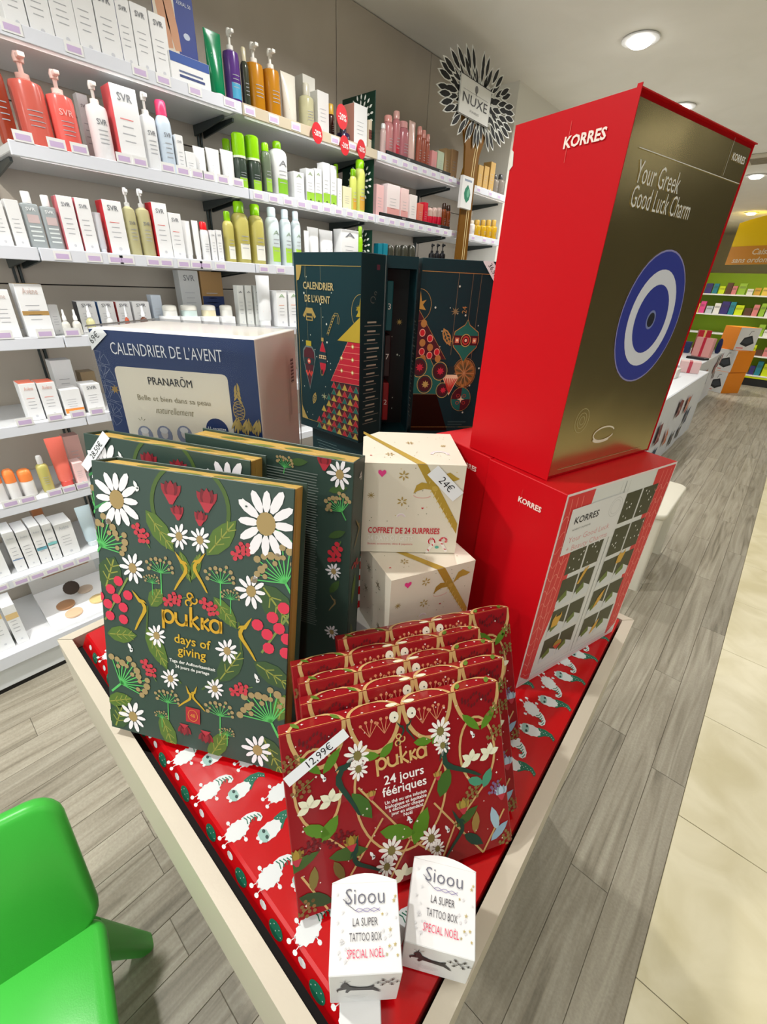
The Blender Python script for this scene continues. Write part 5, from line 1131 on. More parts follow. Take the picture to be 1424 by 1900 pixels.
for L, R in ((420, 433), (436, 448)): item('bottle', 1, L, R, 300, 258, 'dark lime-capped bottle in the back row', 'lime-capped bottles in the back row', xf=-2.02, col=(62, 76, 66), cap=LIME, cw=.95, capf=.42)
item('bottle', 1, 492, 508, 320, 265, 'slim clear bottle with a small lime cap', col=(120, 134, 110), cap=LIME, tr=.25, cw=.7, capf=.16, patch=(150, 196, 70))
item('bottle', 1, 512, 541, 320, 261, 'white bottle with lime cap and lime label', cap=LIME, cw=.45, capf=.13, patch=(128, 186, 40), brand='A')
item('carton', 1, 546, 565, 340, 320, 'small white carton right of the white lime-capped bottle', brand='A', bc=(160, 180, 140))
for L, R in ((569, 584), (585, 598)): item('carton', 1, L, R, 350, 314, 'white carton with a lime square near its foot', 'white cartons with lime squares', brand='A', bc=(160, 180, 140), band=(.1, .34, (150, 200, 60)))
for L, R, T in ((600, 613, 303), (614, 625, 308)): item('carton', 1, L, R, 345, T, 'tall white carton with a lime foot beside the yellow bottles', 'tall cartons with lime feet', brand=None, band=(.1, .32, (150, 200, 60)))
item('carton', 1, 627, 635, 365, 332, 'narrow white carton between tall lime-footed and cream cartons', brand=None)
item('carton', 1, 637, 653, 370, 347, 'short cream carton in front of the yellow bottles', brand=None, col=(230, 226, 190))
for L, R, T in ((655, 665, 313), (667, 682, 294)): item('bottle', 1, L, R, 350, T, 'pale yellow-green bottle with a lime cap', 'yellow-green bottles', col=(206, 214, 110), cap=LIME, cw=.75, capf=.16, patch=(206, 160, 60))
for L, R, T in ((612, 621, 312), (623, 632, 304)): item('bottle', 1, L, R, 340, T, 'yellow-green bottle in the back row', 'yellow-green bottles in the back row', xf=-2.03, col=(190, 204, 80), cap=LIME, cw=.75, capf=.18)
# third and fourth bay, second shelf
for L, R, T, c, lb in ((698, 712, 343, (236, 190, 190), 'pale pink carton next to the dark green divider on the second shelf'), (718, 742, 343, (238, 226, 226), 'wide white carton with a pink foot on the second shelf'), (744, 758, 350, (236, 206, 204), 'white carton with a dropper picture'), (761, 774, 362, (238, 230, 228), 'slim white carton left of the red goods'), (776, 786, 378, (214, 110, 90), 'small orange-red carton left of the tiny bright red one'), (788, 795, 376, (206, 20, 50), 'tiny bright red carton')):
    item('carton', 1, L, R, 385, T, lb, col=c, brand=None, band=(.05, .35, (226, 160, 156)) if 'foot' in lb or 'picture' in lb else None, dep=.05)
for L, R in ((797, 804), (806, 813), (815, 822)): item('jar', 1, L, R, 405, 385, 'small red pot in the red tester row', 'red pots', col=(206, 20, 54), cap=(200, 170, 160))
for L, R, T in ((824, 830, 376), (832, 838, 380)): item('bottle', 1, L, R, 405, T, 'amber oil bottle by the trunk', 'amber oil bottles by the trunk', col=(130, 62, 26), cap=(60, 40, 30), cw=.8)
for L, R, c, lb in ((862, 874, (222, 160, 150), 'pink glass bottle right of the trunk on the second shelf'), (876, 884, (230, 228, 224), 'small white bottle between pink and yellow ones')): item('bottle', 1, L, R, 425, 408, lb, col=c, cap=(226, 214, 196), cw=.6)
for L, R in ((886, 895), (897, 905), (907, 915), (917, 925)): item('bottle', 1, L, R, 430, 407, 'yellow oil bottle with a gold cap', 'yellow oil bottles', col=(214, 168, 30), cap=(200, 160, 70), cw=.6, capf=.3, tr=.15)
# ---- third shelf
for L, R, T in ((-18, 12, 372), (16, 42, 372)): item('carton', 2, L, R, 405, T, 'plain white carton at the end of the left bay', 'white cartons at the bay end', brand=None)
for L, R, T, q in ((50, 83, 357, 'left of its twin'), (85, 114, 364, 'next to the slim lettered cartons')): item('flask', 2, L, R, 420, T, 'clear square-shouldered micellar flask '+q, 'clear micellar flasks', col=(196, 206, 210))
for L, R, T in ((117, 146, 366), (149, 176, 370)): item('carton', 2, L, R, 420, T, 'slim white carton with grey lettering right of the micellar bottles', 'slim lettered cartons', side=(222, 120, 130), dep=.05)
item('tube', 2, 180, 196, 430, 395, 'clear-capped tube in front of the red-topped carton', col=(206, 208, 214), cap=(200, 206, 214))
item('carton', 2, 199, 234, 425, 374, 'white carton with red edges beside the pale oil pumps', side=(206, 40, 52), acc=(226, 120, 120), lid=(206, 40, 52), dep=.06)
for L, R, T in ((237, 260, 350), (262, 287, 352)): item('pump', 2, L, R, 425, T, 'pale yellow pump bottle with a white pump', 'pale yellow pump bottles', col=(214, 208, 160), tr=.3, pump=WHT)
item('carton', 2, 289, 316, 430, 378, 'white carton with a red side right of the pale yellow pumps', side=(206, 40, 52), acc=(226, 120, 120))
item('carton', 2, 318, 341, 440, 397, 'shorter white lettered carton before the white tubes', acc=(226, 120, 120))
for L, R in ((343, 360), (362, 374)): item('tube', 2, L, R, 445, 410, 'white tube left of the red-capped bottle', 'white tubes on the third shelf')
item('bottle', 2, 376, 391, 445, 412, 'small white bottle with a bright red cap', cap=(232, 30, 40), cw=.8, capf=.2)
for L, R in ((393, 402), (404, 414)): item('carton', 2, L, R, 455, 428, 'small white carton right of the red-capped bottle', 'small white cartons on the third shelf')
for L, R, T in ((420, 438, 392), (441, 469, 373), (471, 496, 378)): item('bottle', 2, L, R, 430, T, 'yellow wash bottle with a lime cap', 'yellow wash bottles', col=(206, 196, 110), cap=LIME, cw=.6, capf=.18, tr=.15, patch=(232, 232, 222))
for L, R, T in ((502, 524, 380), (527, 545, 384), (547, 562, 384)): item('bottle', 2, L, R, 430, T, 'pale blue-white bottle with an orange line', 'pale blue-white bottles', col=(214, 226, 230), cap=(206, 220, 226), cw=.6, capf=.16, patch=(166, 210, 70), brand='A', bc=(150, 170, 150))
for L, R, T in ((568, 577, 428), (579, 600, 422), (603, 629, 427)): item('tube', 2, L, R, 450, T, 'white tube with an orange line', 'white tubes with orange lines', patch=(232, 140, 90))
item('carton', 2, 633, 666, 450, 427, 'wide white carton near the dark teal box', brand='A', dep=.06)
item('bottle', 2, 668, 676, 440, 420, 'small lime bottle near the dark teal box', col=(150, 206, 30), cap=(160, 214, 60), cw=.7)
for L, R in ((702, 710), (712, 720)): item('carton', 2, L, R, 462, 452, 'small teal carton on the third shelf', 'small teal cartons', col=(10, 120, 140), brand=None)
for L, R, c in ((724, 734, (30, 70, 54)), (738, 746, (150, 150, 120)), (750, 760, (180, 190, 176)), (764, 774, (210, 210, 200))): item('jar', 2, L, R, 466, 455, 'small glass jar above the open teal calendar', 'small glass jars', col=c, cap=(60, 60, 50))
for L, R in ((803, 810), (813, 820), (823, 830)): item('pump', 2, L, R, 465, 452, 'tiny black pump bottle left of the trunk', 'tiny black pump bottles', col=(26, 26, 30), pump=(24, 24, 28), brand=None)
# ---- fourth shelf
item('carton', 3, -14, 28, 580, 538, 'white carton with faint print left of the gold-banded one', brand='Avène', bc=(206, 190, 186))
item('carton', 3, 40, 92, 580, 528, 'tall white carton with a gold band', brand='Avène', bc=(206, 186, 180), band=(.42, .5, (176, 140, 84)), lid=(190, 160, 110), dep=.06)
item('carton', 3, 96, 114, 595, 566, 'low white carton behind the dropper bottles', xf=-1.95, brand=None)
for L, R in ((117, 133), (137, 154)): item('dropper', 3, L, R, 605, 575, 'white dropper bottle before the fourth-shelf cartons', 'white dropper bottles')
for i, (L, R, c, dc) in enumerate(((146, 181, (80, 80, 84), (226, 222, 170)), (184, 215, (60, 110, 170), (226, 226, 226)), (218, 245, (190, 60, 60), (196, 84, 50)), (248, 280, (220, 220, 222), (110, 62, 40)))):
    item('carton', 3, L, R, 580, 560, 'white serum carton with a %s side' % ('dark grey', 'blue', 'red', 'white')[i], xf=-1.98, side=c, dep=.05)
    item('dropper', 3, L+14, R-4, 590, 568, '%s dropper bottle before the serum cartons' % ('pale yellow', 'clear', 'orange', 'brown')[i], xf=-1.92, col=dc)
item('carton', 3, 284, 303, 575, 548, 'silvery blue pack beside the cream jars', xf=-1.98, col=(186, 196, 208), brand=None, dep=.04)
for i, (L, R) in enumerate(((306, 336), (341, 374), (379, 408), (413, 438))):
    item('carton', 3, L, R, 597, 588, 'flat white carton under a cream jar', 'flat cartons under the jars', xf=-1.93, brand=None, dep=.07)
    item('jar', 3, L+2, R-2, 580, 567, 'pale cream jar standing on a flat carton', 'cream jars on flat cartons', xf=-1.935, dz=.045, col=[(226, 226, 222), (206, 224, 222), (232, 222, 190), (226, 226, 222)][i], cap=OFFW)
t = item('carton', 3, 335, 372, 540, 500, 'kraft gift box with a white lettered panel on the fourth shelf', xf=-2.08, dz=0, dep=.05, col=(206, 208, 208))
item('carton', 3, 374, 415, 540, 502, 'kraft gift box picturing two dropper bottles', xf=-2.08, dep=.05, col=(168, 132, 84), brand=None, band=(.1, .55, (40, 56, 100)))
for L, R, T in ((443, 455, 530), (458, 470, 530), (474, 484, 530)): item('carton', 3, L, R, 570, T, 'pale grey lettered carton near the navy box', 'pale cartons near the navy box', xf=-1.95, col=(222, 224, 220), brand='A')
item('tube', 3, 487, 512, 580, 512, 'tall white tube with an orange line behind the navy box', patch=(232, 150, 110))
for L, R in ((515, 534), (537, 556)): item('carton', 3, L, R, 580, 540, 'white carton with a pale green A behind the navy box', 'white cartons behind the navy box', brand='A', bc=(160, 190, 150), acc=(236, 150, 110))
# ---- fifth shelf
CO = (240, 130, 106)
for L, R, T in ((44, 76, 711), (78, 112, 709)): item('carton', 4, L, R, 745, T, 'white carton with a coral top', 'coral-topped cartons', brand='Avène', bc=(216, 170, 160), lid=CO, acc=CO, dep=.07)
item('carton', 4, 116, 154, 745, 722, 'low white carton with an orange foot', brand=None, band=(.08, .26, (240, 150, 70)), dep=.07)
item('carton', 4, 100, 140, 700, 668, 'white carton with orange band and clear top in the back row', xf=-2.02, brand=None, band=(.1, .4, (240, 160, 80)), dep=.06)
item('carton', 4, 158, 192, 740, 712, 'white lettered carton right of the orange-footed one', dep=.07)
item('carton', 4, 150, 178, 700, 690, 'small kraft box in the back row of the fifth shelf', xf=-2.05, col=(150, 130, 100), brand=None, dep=.06)
# ---- sixth shelf
for L, R in ((-20, 8), (11, 36), (39, 68)): item('jar', 5, L, R, 900, 872, 'clear pot with a domed orange lid', 'orange-lidded pots', col=(226, 224, 222), cap=(244, 140, 74), dmax=.08)
item('bottle', 5, 71, 96, 880, 846, 'yellow oil bottle with a white cap', col=(214, 206, 120), cap=WHT, tr=.3, cw=.5)
item('tube', 5, 98, 134, 860, 813, 'coral tube standing on its cap', col=(240, 120, 104), cap=(226, 90, 80), patch=(232, 110, 96))
item('carton', 5, 137, 160, 880, 858, 'pale pink pack right of the coral tube', col=(240, 206, 204), brand=None, dep=.06)
item('carton', 5, 122, 152, 830, 808, 'dusty pink carton behind the coral tube', xf=-2.02, col=(214, 170, 162), brand=None, dep=.05)
# ---- seventh shelf
item('carton', 6, -30, 10, 1040, 992, 'teal-topped white carton at the low shelf end', lid=(16, 120, 140), brand=None, band=(.84, .95, (30, 150, 190)), dep=.09)
for i, (L, R, T) in enumerate(((14, 38, 985), (40, 66, 982), (68, 90, 972), (92, 112, 968), (114, 150, 966))):
    item('carton', 6, L, R, 1020, T, ['white carton with a thin blue line on the low shelf', 'plain white carton in the low shelf row', 'white carton with a blue-green band', 'white carton with a pale turquoise band', 'wide plain white carton beside the pale blue tube'][i], brand='Avène', bc=(196, 200, 206), band=[(.3, .32, (90, 130, 180)), None, (.36, .44, (110, 170, 190)), (.42, .5, (130, 200, 200)), None][i], dep=.10)
item('carton', 6, 62, 84, 960, 944, 'brown carton in the back row of the low shelf', xf=-2.05, col=(170, 110, 70), brand=None, dep=.06)
item('tube', 6, 153, 184, 985, 940, 'pale blue tube at the end of the low shelf row', col=(206, 226, 236), cap=(226, 236, 240), patch=(60, 150, 210))
# ---- base shelf: make-up tester and cartons
for L, R in ((-24, 14), (18, 46)): item('carton', 7, L, R, 1165, 1118, 'white foundation carton with a beige band', 'foundation cartons', xf=-1.86, brand=None, band=(.66, .8, (226, 196, 140)), dep=.10)
t = empty('makeup_tester', (-1.93, .27, .1558), 0, 'white make-up tester with compacts, brush and mirror panel', 'display stand')
MB().loft([[(-.16, -.15, 0), (.10, -.15, 0), (.10, .30, 0), (-.16, .30, 0)], [(-.16, -.15, .05), (.10, -.15, .012), (.10, .30, .012), (-.16, .30, .05)]]).build('tray', M_white, t)
MB().box(-.175, -.162, -.15, .30, 0, .20, .002).build('back_panel', C((206, 204, 200), .4), t)
MB().box(-.15, -.10, .18, .19, .05, .17, .002).build('divider', M_white, t)
for x, y, r, c in ((-.02, -.07, .034, (176, 132, 96)), (.045, -.06, .032, (226, 190, 156)), (.02, .04, .032, (226, 200, 140)), (-.07, .02, .03, (206, 186, 166))):
    z = .05-.038*(x+.16)/.26; MB().lathe([(r, 0), (r, .006), (r*.9, .007)], 20, loc=(x, y, z-.001)).build('compact', C(c, .4), t, 40)
MB().lathe([(.008, 0), (.012, .02), (.028, .05), (.030, .06), (.014, .066)], 16, mw=Matrix.Translation((-.08, -.03, .055)) @ Matrix.Rotation(rad(50), 4, 'Y')).build('brush', C((52, 40, 32), .8), t, 40)
A = Art(.45, .2); A.rect(-.10, .11, .08, .19, (150, 110, 80), 1); A.rect(.10, .06, .25, .18, (186, 190, 190), 1); A.build('printed_panel', t, (-.162, 0, 0), (0, 1, 0), (0, 0, 1))

# ---- risers, dividers, discount discs, price tags
for j, L, R, py in ((0, 716, 834, 300), (1, 704, 832, 405)):
    a, b = atx((L, py), -1.87).y, atx((R, py+30), -1.87).y
    t = empty('riser_strip', (-1.868, (a+b)/2, SHZ[j]+.0045), 0, 'black display strip along the %s shelf of the rosy bay' % ('top' if j == 0 else 'second'), 'display strip')
    MB().box(-.006, .006, -(b-a)/2, (b-a)/2, 0, .016, .001).build('strip', M_black, t); A = Art(1, 1); A.text('NUXE', -(b-a)*.2, .004, .01, (226, 226, 220)); A.text('NUXE', (b-a)*.32, .004, .01, (226, 226, 220)); A.build('printed_name', t, (.006, 0, 0), (0, 1, 0), (0, 0, 1))
def foliage(A, cx, cy, r, col=(236, 238, 232), rings=((.35, 8), (.65, 13), (.92, 18)), k=1., l=1):
    for q, n in rings:
        for i in range(n):
            a = 360*i/n+q*50; A.leaf(cx+r*q*math.cos(rad(a)), cy+r*q*math.sin(rad(a))*k, r*.26, r*.12, math.degrees(math.atan2(math.sin(rad(a))*k, math.cos(rad(a)))), col, l)
for j, h in ((0, .23), (1, .235), (2, .2)):
    t = empty('shelf_divider', (-2.0, 1.9865, SHZ[j]+.0008), 0, 'dark green leaf-printed divider on the %s shelf' % ('top', 'second', 'third')[j], 'divider')
    MB().box(-.11, .12, -.002, .002, 0, h, .001).build('panel', C((10, 46, 34), .4), t)
    A = Art(.22, h); foliage(A, .13, h*.62, .085); A.build('printed_leaves', t, (-.11, -.002, 0), (1, 0, 0), (0, 0, 1))
for i, (px, py, r, stem) in enumerate(((635, 217, .043, 1), (589, 247, .036, 0), (640, 270, .036, 0), (671, 277, .036, 0))):
    p = atx((px, py), -1.845)
    lab = ['large red discount disc on a clear stem', 'red discount disc hanging before the clear oil bottle', 'red discount disc hanging under the large disc', 'red discount disc hanging before the rosy-sided carton'][i]
    t = empty('discount_disc', p, rad(12), lab, 'sign', 'red discount discs')
    MB().lathe([(r, -.0008), (r, .0008)], 26, sy=.94 if 0 else 1, mw=Matrix.Rotation(PI/2, 4, 'Y')).build('disc', C((214, 14, 36), .35), t)
    A = Art(1, 1); A.text('-20%', 0, -r*.26, r*.72, (244, 240, 240), fit=r*1.45, bold=.02); A.build('printed_discount', t, (.0008, 0, 0), (0, 1, 0), (0, 0, 1))
    MB().box(-.0012, -.0006, -.004, .004, -r-.02 if stem else 0, 0 if stem else SHZ[0]-p.z-.01 if SHZ[0]-p.z > .02 else .03).build('stem', clear('clear_strip', (226, 226, 226), .3), t)
tag_me = MB(); tag_me.box(0, .0012, -.024, .024, -.013, .013); tag_me.mi = 1; tag_me.box(.0012, .0015, -.018, .018, -.009, .005)
tag_me = tag_me.mesh('price_tag'); LIL = C((206, 184, 222), .5); LIL2 = C((226, 170, 206), .5)
WORDS = ['top', 'second', 'third', 'fourth', 'fifth', 'sixth', 'seventh']
def tags(j, bay, ys, dz=0, xo=.0045):
    for i, y in enumerate(ys):
        o = link('price_tag', tag_me.copy() if False else tag_me, [M_white, LIL]); o.location = (XF+xo, y, SHZ[j]-.014+dz)
        props(o, 'lilac price tag, %s from chair end, on the %s rail of the %s' % (ORD[i], WORDS[j], ['left end bay', 'coral goods bay', 'lime-capped bay', 'rosy bay', 'gold bay'][bay]), 'price tag', 'price tags on the %s rail, bay %s' % (WORDS[j], 'abcde'[bay]))
def ypx(lst, y=None, j=0): return [atx(p, XF).y for p in lst]
tags(0, 1, ypx([(20, 50), (135, 85), (258, 128), (302, 147), (361, 170), (425, 190)]), .004)
tags(1, 1, ypx([(38, 240), (102, 258), (145, 268), (228, 287), (258, 294), (310, 305), (338, 312), (365, 318), (386, 322), (412, 325), (440, 330)]), .03)
tags(2, 1, ypx([(115, 475), (174, 478), (214, 481), (235, 482), (284, 486), (308, 487), (340, 489), (364, 490), (381, 491), (408, 492)]))
tags(3, 0, ypx([(12, 640)]), .03); tags(3, 1, ypx([(83, 618), (133, 615)]), .03)
tags(4, 1, ypx([(102, 771), (143, 764), (178, 757)]), .028); tags(4, 0, ypx([(45, 780)]), .028)
tags(5, 1, ypx([(100, 908), (127, 903), (152, 898)]), .028); tags(5, 0, ypx([(18, 930), (50, 922)]), .028)
tags(6, 0, ypx([(0, 1090), (38, 1075), (68, 1064)])); tags(6, 1, ypx([(96, 1055), (125, 1045), (154, 1034)]))
tags(0, 2, [1.26+.11*k for k in range(6)]); tags(1, 2, [1.27+.075*k for k in range(10)]); tags(2, 2, [1.27, 1.36, 1.5, 1.62])
tags(0, 3, [2.03+.085*k for k in range(9)]); tags(1, 3, [2.03+.085*k for k in range(9)]); tags(0, 4, [2.95, 3.1, 3.22, 3.34]); tags(1, 4, [2.95, 3.1, 3.22, 3.34])

# ---- tree-shaped sign in front of the bays
t = empty('tree_sign', (-1.835, 2.785, 0), 0, 'tree-shaped sign with black and white leaf crown and white name plate', 'sign')
HC, RX, RZ = 2.412, .375, .165
M_trunk = mat('golden_brown_trunk', (126, 84, 22), .35, .3)
pts = [(-.075, .1565), (.075, .1565), (.065, 1.6), (.06, 2.0), (.075, 2.18), (.13, 2.30), (-.15, 2.33), (-.085, 2.2), (-.06, 2.02), (-.065, 1.6)]
o = MB().prism([(x, z) for x, z in pts], 0, .012).build('trunk', M_trunk, t); o.rotation_euler = (PI/2, 0, PI/2); o.location = (0, 0, 0)
A = Art(1, 1)
for dx in (.012, .034): A.line([(dx, .9), (dx-.004, 1.6), (dx-.008, 2.0), (dx+.006, 2.18), (dx+.03, 2.29)], .006, (226, 206, 150), 1)
A.build('printed_bark_lines', t, (.012, 0, 0), (0, 1, 0), (0, 0, 1))
cr = MB(); rn = random.Random(3)
MB().lathe([(.6, 0), (.6, .0008)], 28, mw=Matrix.Translation((.013, 0, HC)) @ Matrix.Diagonal((1, RX, RZ, 1)) @ Matrix.Rotation(PI/2, 4, 'Y')).build('crown_board', C((226, 228, 224), .4), t)
lf_w, lf_b = MB(), []
for q, n in ((.36, 9), (.55, 15), (.76, 23), (.95, 31)):
    for i in range(n):
        a = 360*i/n+q*97+rn.uniform(-4, 4); c, s_ = math.cos(rad(a)), math.sin(rad(a)); y, z = RX*q*c, RZ*q*s_; an = math.atan2(z*1.3, y); ln, wd = .085+.03*abs(c)+.012*rn.random(), .030
        def shape(k): return [(math.cos(an)*ln*u*k-math.sin(an)*wd*v*k, math.sin(an)*ln*u*k+math.cos(an)*wd*v*k) for u, v in ((-.5, 0), (-.3, .34), (0, .5), (.28, .34), (.5, 0), (.28, -.34), (0, -.5), (-.3, -.34))]
        z0 = .014+.0016*(i % 2)+.002*(q > .6)+.002*(q > .9)
        m = MB(); m.loft([[(z0, y+u, HC+z+v) for u, v in shape(1.16)], [(z0+.002, y+u, HC+z+v) for u, v in shape(1.16)]]); m.mi = 1
        m.loft([[(z0+.0021, y+u, HC+z+v) for u, v in shape(.9)], [(z0+.0028, y+u, HC+z+v) for u, v in shape(.9)]])
        m.build('leaf', [C((230, 232, 228), .4), C((14, 15, 18), .65)], t)
pa = [atx(p, -1.81) for p in ((856, 134), (913, 169), (905, 235), (850, 212))]; ya, yb = (pa[0].y+pa[3].y)/2-2.785, (pa[1].y+pa[2].y)/2-2.785; za, zb = (pa[2].z+pa[3].z)/2, (pa[0].z+pa[1].z)/2
o = MB().box(.022, .027, ya, yb, za, zb, .001).build('name_plate', C((232, 233, 230), .4), t); wd = yb-ya; hh = zb-za
A = Art(1, 1); yc = (ya+yb)/2; A.line([(ya+.002, za+.002), (yb-.002, za+.002), (yb-.002, zb-.002), (ya+.002, zb-.002)], .004, (40, 40, 42), 1, closed=True)
A.text('NUXE', yc, za+hh*.34, hh*.36, (34, 34, 38), fit=wd*.80); A.text('PARIS', yc, za+hh*.16, hh*.09, (170, 170, 170), fit=wd*.3); A.line([(ya+.03, za+hh*.66), (yb-.03, za+hh*.66)], .002, (160, 160, 160), 1); A.ell(yc, za+hh*.80, wd*.05, hh*.10, (110, 110, 112), 2, n=14); A.rect(yc-.004, za+hh*.66, yc+.004, za+hh*.74, (110, 110, 112), 2)
A.build('printed_name', o, (.027, 0, 0), (0, 1, 0), (0, 0, 1))
p = atx((866, 370), -1.80); tt = empty('leaflet_holder', (-1.8, p.y, 1.90), 0, 'small white leaflet with a green drop fixed to the trunk', 'leaflet')
MB().box(-.021, .0, -.06, .06, 0, .16, .001).build('card', M_white, tt); A = Art(1, 1); A.leaf(0, .075, .09, .07, 90, (40, 130, 100), 1); A.leaf(.01, .08, .05, .03, 80, (110, 180, 150), 2); A.rect(-.04, .135, .04, .145, (150, 160, 180), 1); A.build('printed_drop', tt, (0, 0, 0), (0, 1, 0), (0, 0, 1))
# ================================================================== green children's chair
M_gp = mat('green_plastic', (66, 186, 66), .34, spec=.5, bump=(420, .06))
ch = empty('child_chair', (-.547, -.25, 0), rad(-12), 'bright green moulded plastic children\'s chair by the table', 'chair')
def rrect_pts(x0, x1, y0, y1, r, n=5):
    p = []
    for cx, cy, a in ((x1-r, y0+r, -90), (x1-r, y1-r, 0), (x0+r, y1-r, 90), (x0+r, y0+r, 180)):
        p += [(cx+r*math.cos(rad(a+i*90/n)), cy+r*math.sin(rad(a+i*90/n))) for i in range(n+1)]
    return p
def soft_slab(x0, x1, y0, y1, z0, z1, r, e=.012):
    secs = []
    for z, k in ((z0, e), (z0+e*.35, e*.3), (z0+e, 0), (z1-e, 0), (z1-e*.35, e*.3), (z1, e)):
        secs.append([(x, y, z) for x, y in rrect_pts(x0+k, x1-k, y0+k, y1-k, max(r-k, .006))])
    return secs
MB().loft(soft_slab(-.16, .185, -.165, .165, .268, .302, .04, .014)).build('seat', M_gp, ch, 50)
bk = MB().loft(soft_slab(0, .325, -.165, .165, -.017, .017, .05, .012)).build('backrest', M_gp, ch, 50)
bk.rotation_euler = (0, -rad(90+17), 0); bk.location = (-.150, 0, .285)
for sx, sy in ((-1, -1), (-1, 1), (1, -1), (1, 1)):
    bx, by = sx*.135, sy*.128; fx, fy = sx*.182, sy*.19
    secs = []
    for q in range(7):
        k = q/6; hw = .034-.012*k; x, y, z = bx+(fx-bx)*k, by+(fy-by)*k, .27*(1-k); secs.append([(px+x, py+y, z) for px, py in rrect_pts(-hw, hw, -hw*.8, hw*.8, hw*.5, 3)])
    MB().loft(secs).build('leg', M_gp, ch, 50)

# ================================================================== low white table beyond the display
wt = empty('low_white_table', (-.47, 2.72, 0), 0, 'low white children\'s table behind the red boxes', 'table'); M_ivory = C((228, 224, 208), .4)
MB().loft(soft_slab(-.29, .29, -.29, .29, .445, .478, .05, .010)).build('table_top', M_ivory, wt, 50)
for sx in (-1, 1):
    for sy in (-1, 1):
        secs = []
        for q in range(5):
            k = q/4; hw = .034-.010*k; secs.append([(px+sx*(.245+.02*k), py+sy*(.245+.02*k), .446*(1-k)) for px, py in rrect_pts(-hw, hw, -hw, hw, hw*.5, 3)])
        MB().loft(secs).build('leg', M_ivory, wt, 50)

# ================================================================== far end of the shop
# white-clothed gift tables along the aisle
M_cloth = mat('white_printed_paper', (226, 230, 236), .5)
def gift_table(y0, y1, xr, h, lab, seed):
    t = empty('gift_table', (xr-.4, (y0+y1)/2, 0), 0, lab, 'table'); L = (y1-y0)/2
    n = 12; secs = []
    MB().box(-.4, .385, -L, L, h-.03, h, .004).build('table_top', M_cloth, t)
    m = MB(); rn = random.Random(seed)
    a = [V3((.388+.012*rn.random(), -L+2*L*k/n, 0)) for k in range(n+1)]
    m.loft([[(p.x, p.y, .03), (p.x+.004, p.y, .03), (.392, p.y, h-.002), (.388, p.y, h-.002)] for p in a]).build('paper_skirt', M_cloth, t)
    MB().box(-.38, .38, -L, -L+.006, .03, h-.03).build('end_skirt', M_cloth, t)
    A = Art(2*L, h)
    for k in range(9):
        u = rn.uniform(-L+.1, L-.15); v_ = rn.uniform(.1, h-.15); c = [(120, 24, 40), (30, 60, 96), (40, 44, 50), (206, 110, 70), (150, 60, 80)][k % 5]
        A.poly([(u, v_), (u+rn.uniform(.08, .2), v_+.01), (u+rn.uniform(.08, .2), v_+rn.uniform(.1, .2)), (u+.01, v_+rn.uniform(.08, .2))], c, 1+.2*k)
        A.line([(u+.02, v_+.03), (u+.06, v_+.1), (u+.12, v_+.05)], .012, (226, 206, 200), 4)
    A.build('printed_pictures', t, (.410, 0, 0), (0, 1, 0), (0, 0, 1))
    return t
gift_table(4.2, 6.5, -.62, .72, 'white paper-skirted gift table nearer along the aisle', 1)
gift_table(6.75, 9.25, -.80, .72, 'white paper-skirted gift table further along the aisle', 2)
def parcel(name, x, y, z, w, d, h, col, label, cat, rz=0, ribbon=None):
    t = empty(name, (x, y, z), rad(rz), label, cat); MB().box(-w/2, w/2, -d/2, d/2, 0, h, .004).build('box', C(col, .4), t)
    if ribbon: MB().box(-w*.08, w*.08, -d/2-.001, d/2+.001, -.0, h+.001).build('ribbon', C(ribbon, .4), t)
    return t
parcel('gift_box', -.96, 8.12, .7208, .27, .06, .26, (222, 160, 156), 'pink gift box standing on the further gift table', 'gift box', -30, (190, 30, 60))
for k in range(2):
    tt = empty('velvet_slipper', (-.93+.07*k, 8.75+.16*k, .7208), 0, 'dark blue slipper-shaped gift beside the pink box', 'gift', 'dark blue gifts'); MB().lathe([(.03, 0), (.055, .03), (.05, .14), (.035, .20), (.01, .22)], 14, sx=.7).build('body', C((24, 36, 90), .7), tt, 50)
parcel('gift_box', -1.05, 8.42, .7208, .16, .14, .34, (186, 24, 40), 'small red gift box behind the pink one', 'gift box', 15, (226, 200, 120))
parcel('gift_box', -.94, 7.72, .7208, .24, .14, .03, (28, 28, 32), 'flat black case in front of the pink box', 'gift box', -20)
parcel('gift_box', -.80, 6.2, .7208, .2, .16, .12, (226, 190, 190), 'pale pink gift box on the nearer gift table', 'gift box', 10, (196, 60, 80))
parcel('gift_box', -.9, 5.6, .7208, .2, .2, .09, (232, 228, 220), 'ivory gift box on the nearer gift table', 'gift box', 0, (186, 150, 70))
for k in range(6): parcel('gift_box', -1.30+.07*(k % 2), 7.0+.3*k, .7208, .12, .12, .10+.03*(k % 3), [(206, 60, 50), (230, 226, 216), (60, 100, 70), (214, 150, 60), (220, 200, 200), (40, 60, 110)][k], ['scarlet', 'cream', 'forest green', 'amber', 'blush', 'royal blue'][k]+' parcel at the back of the further gift table', 'gift box')
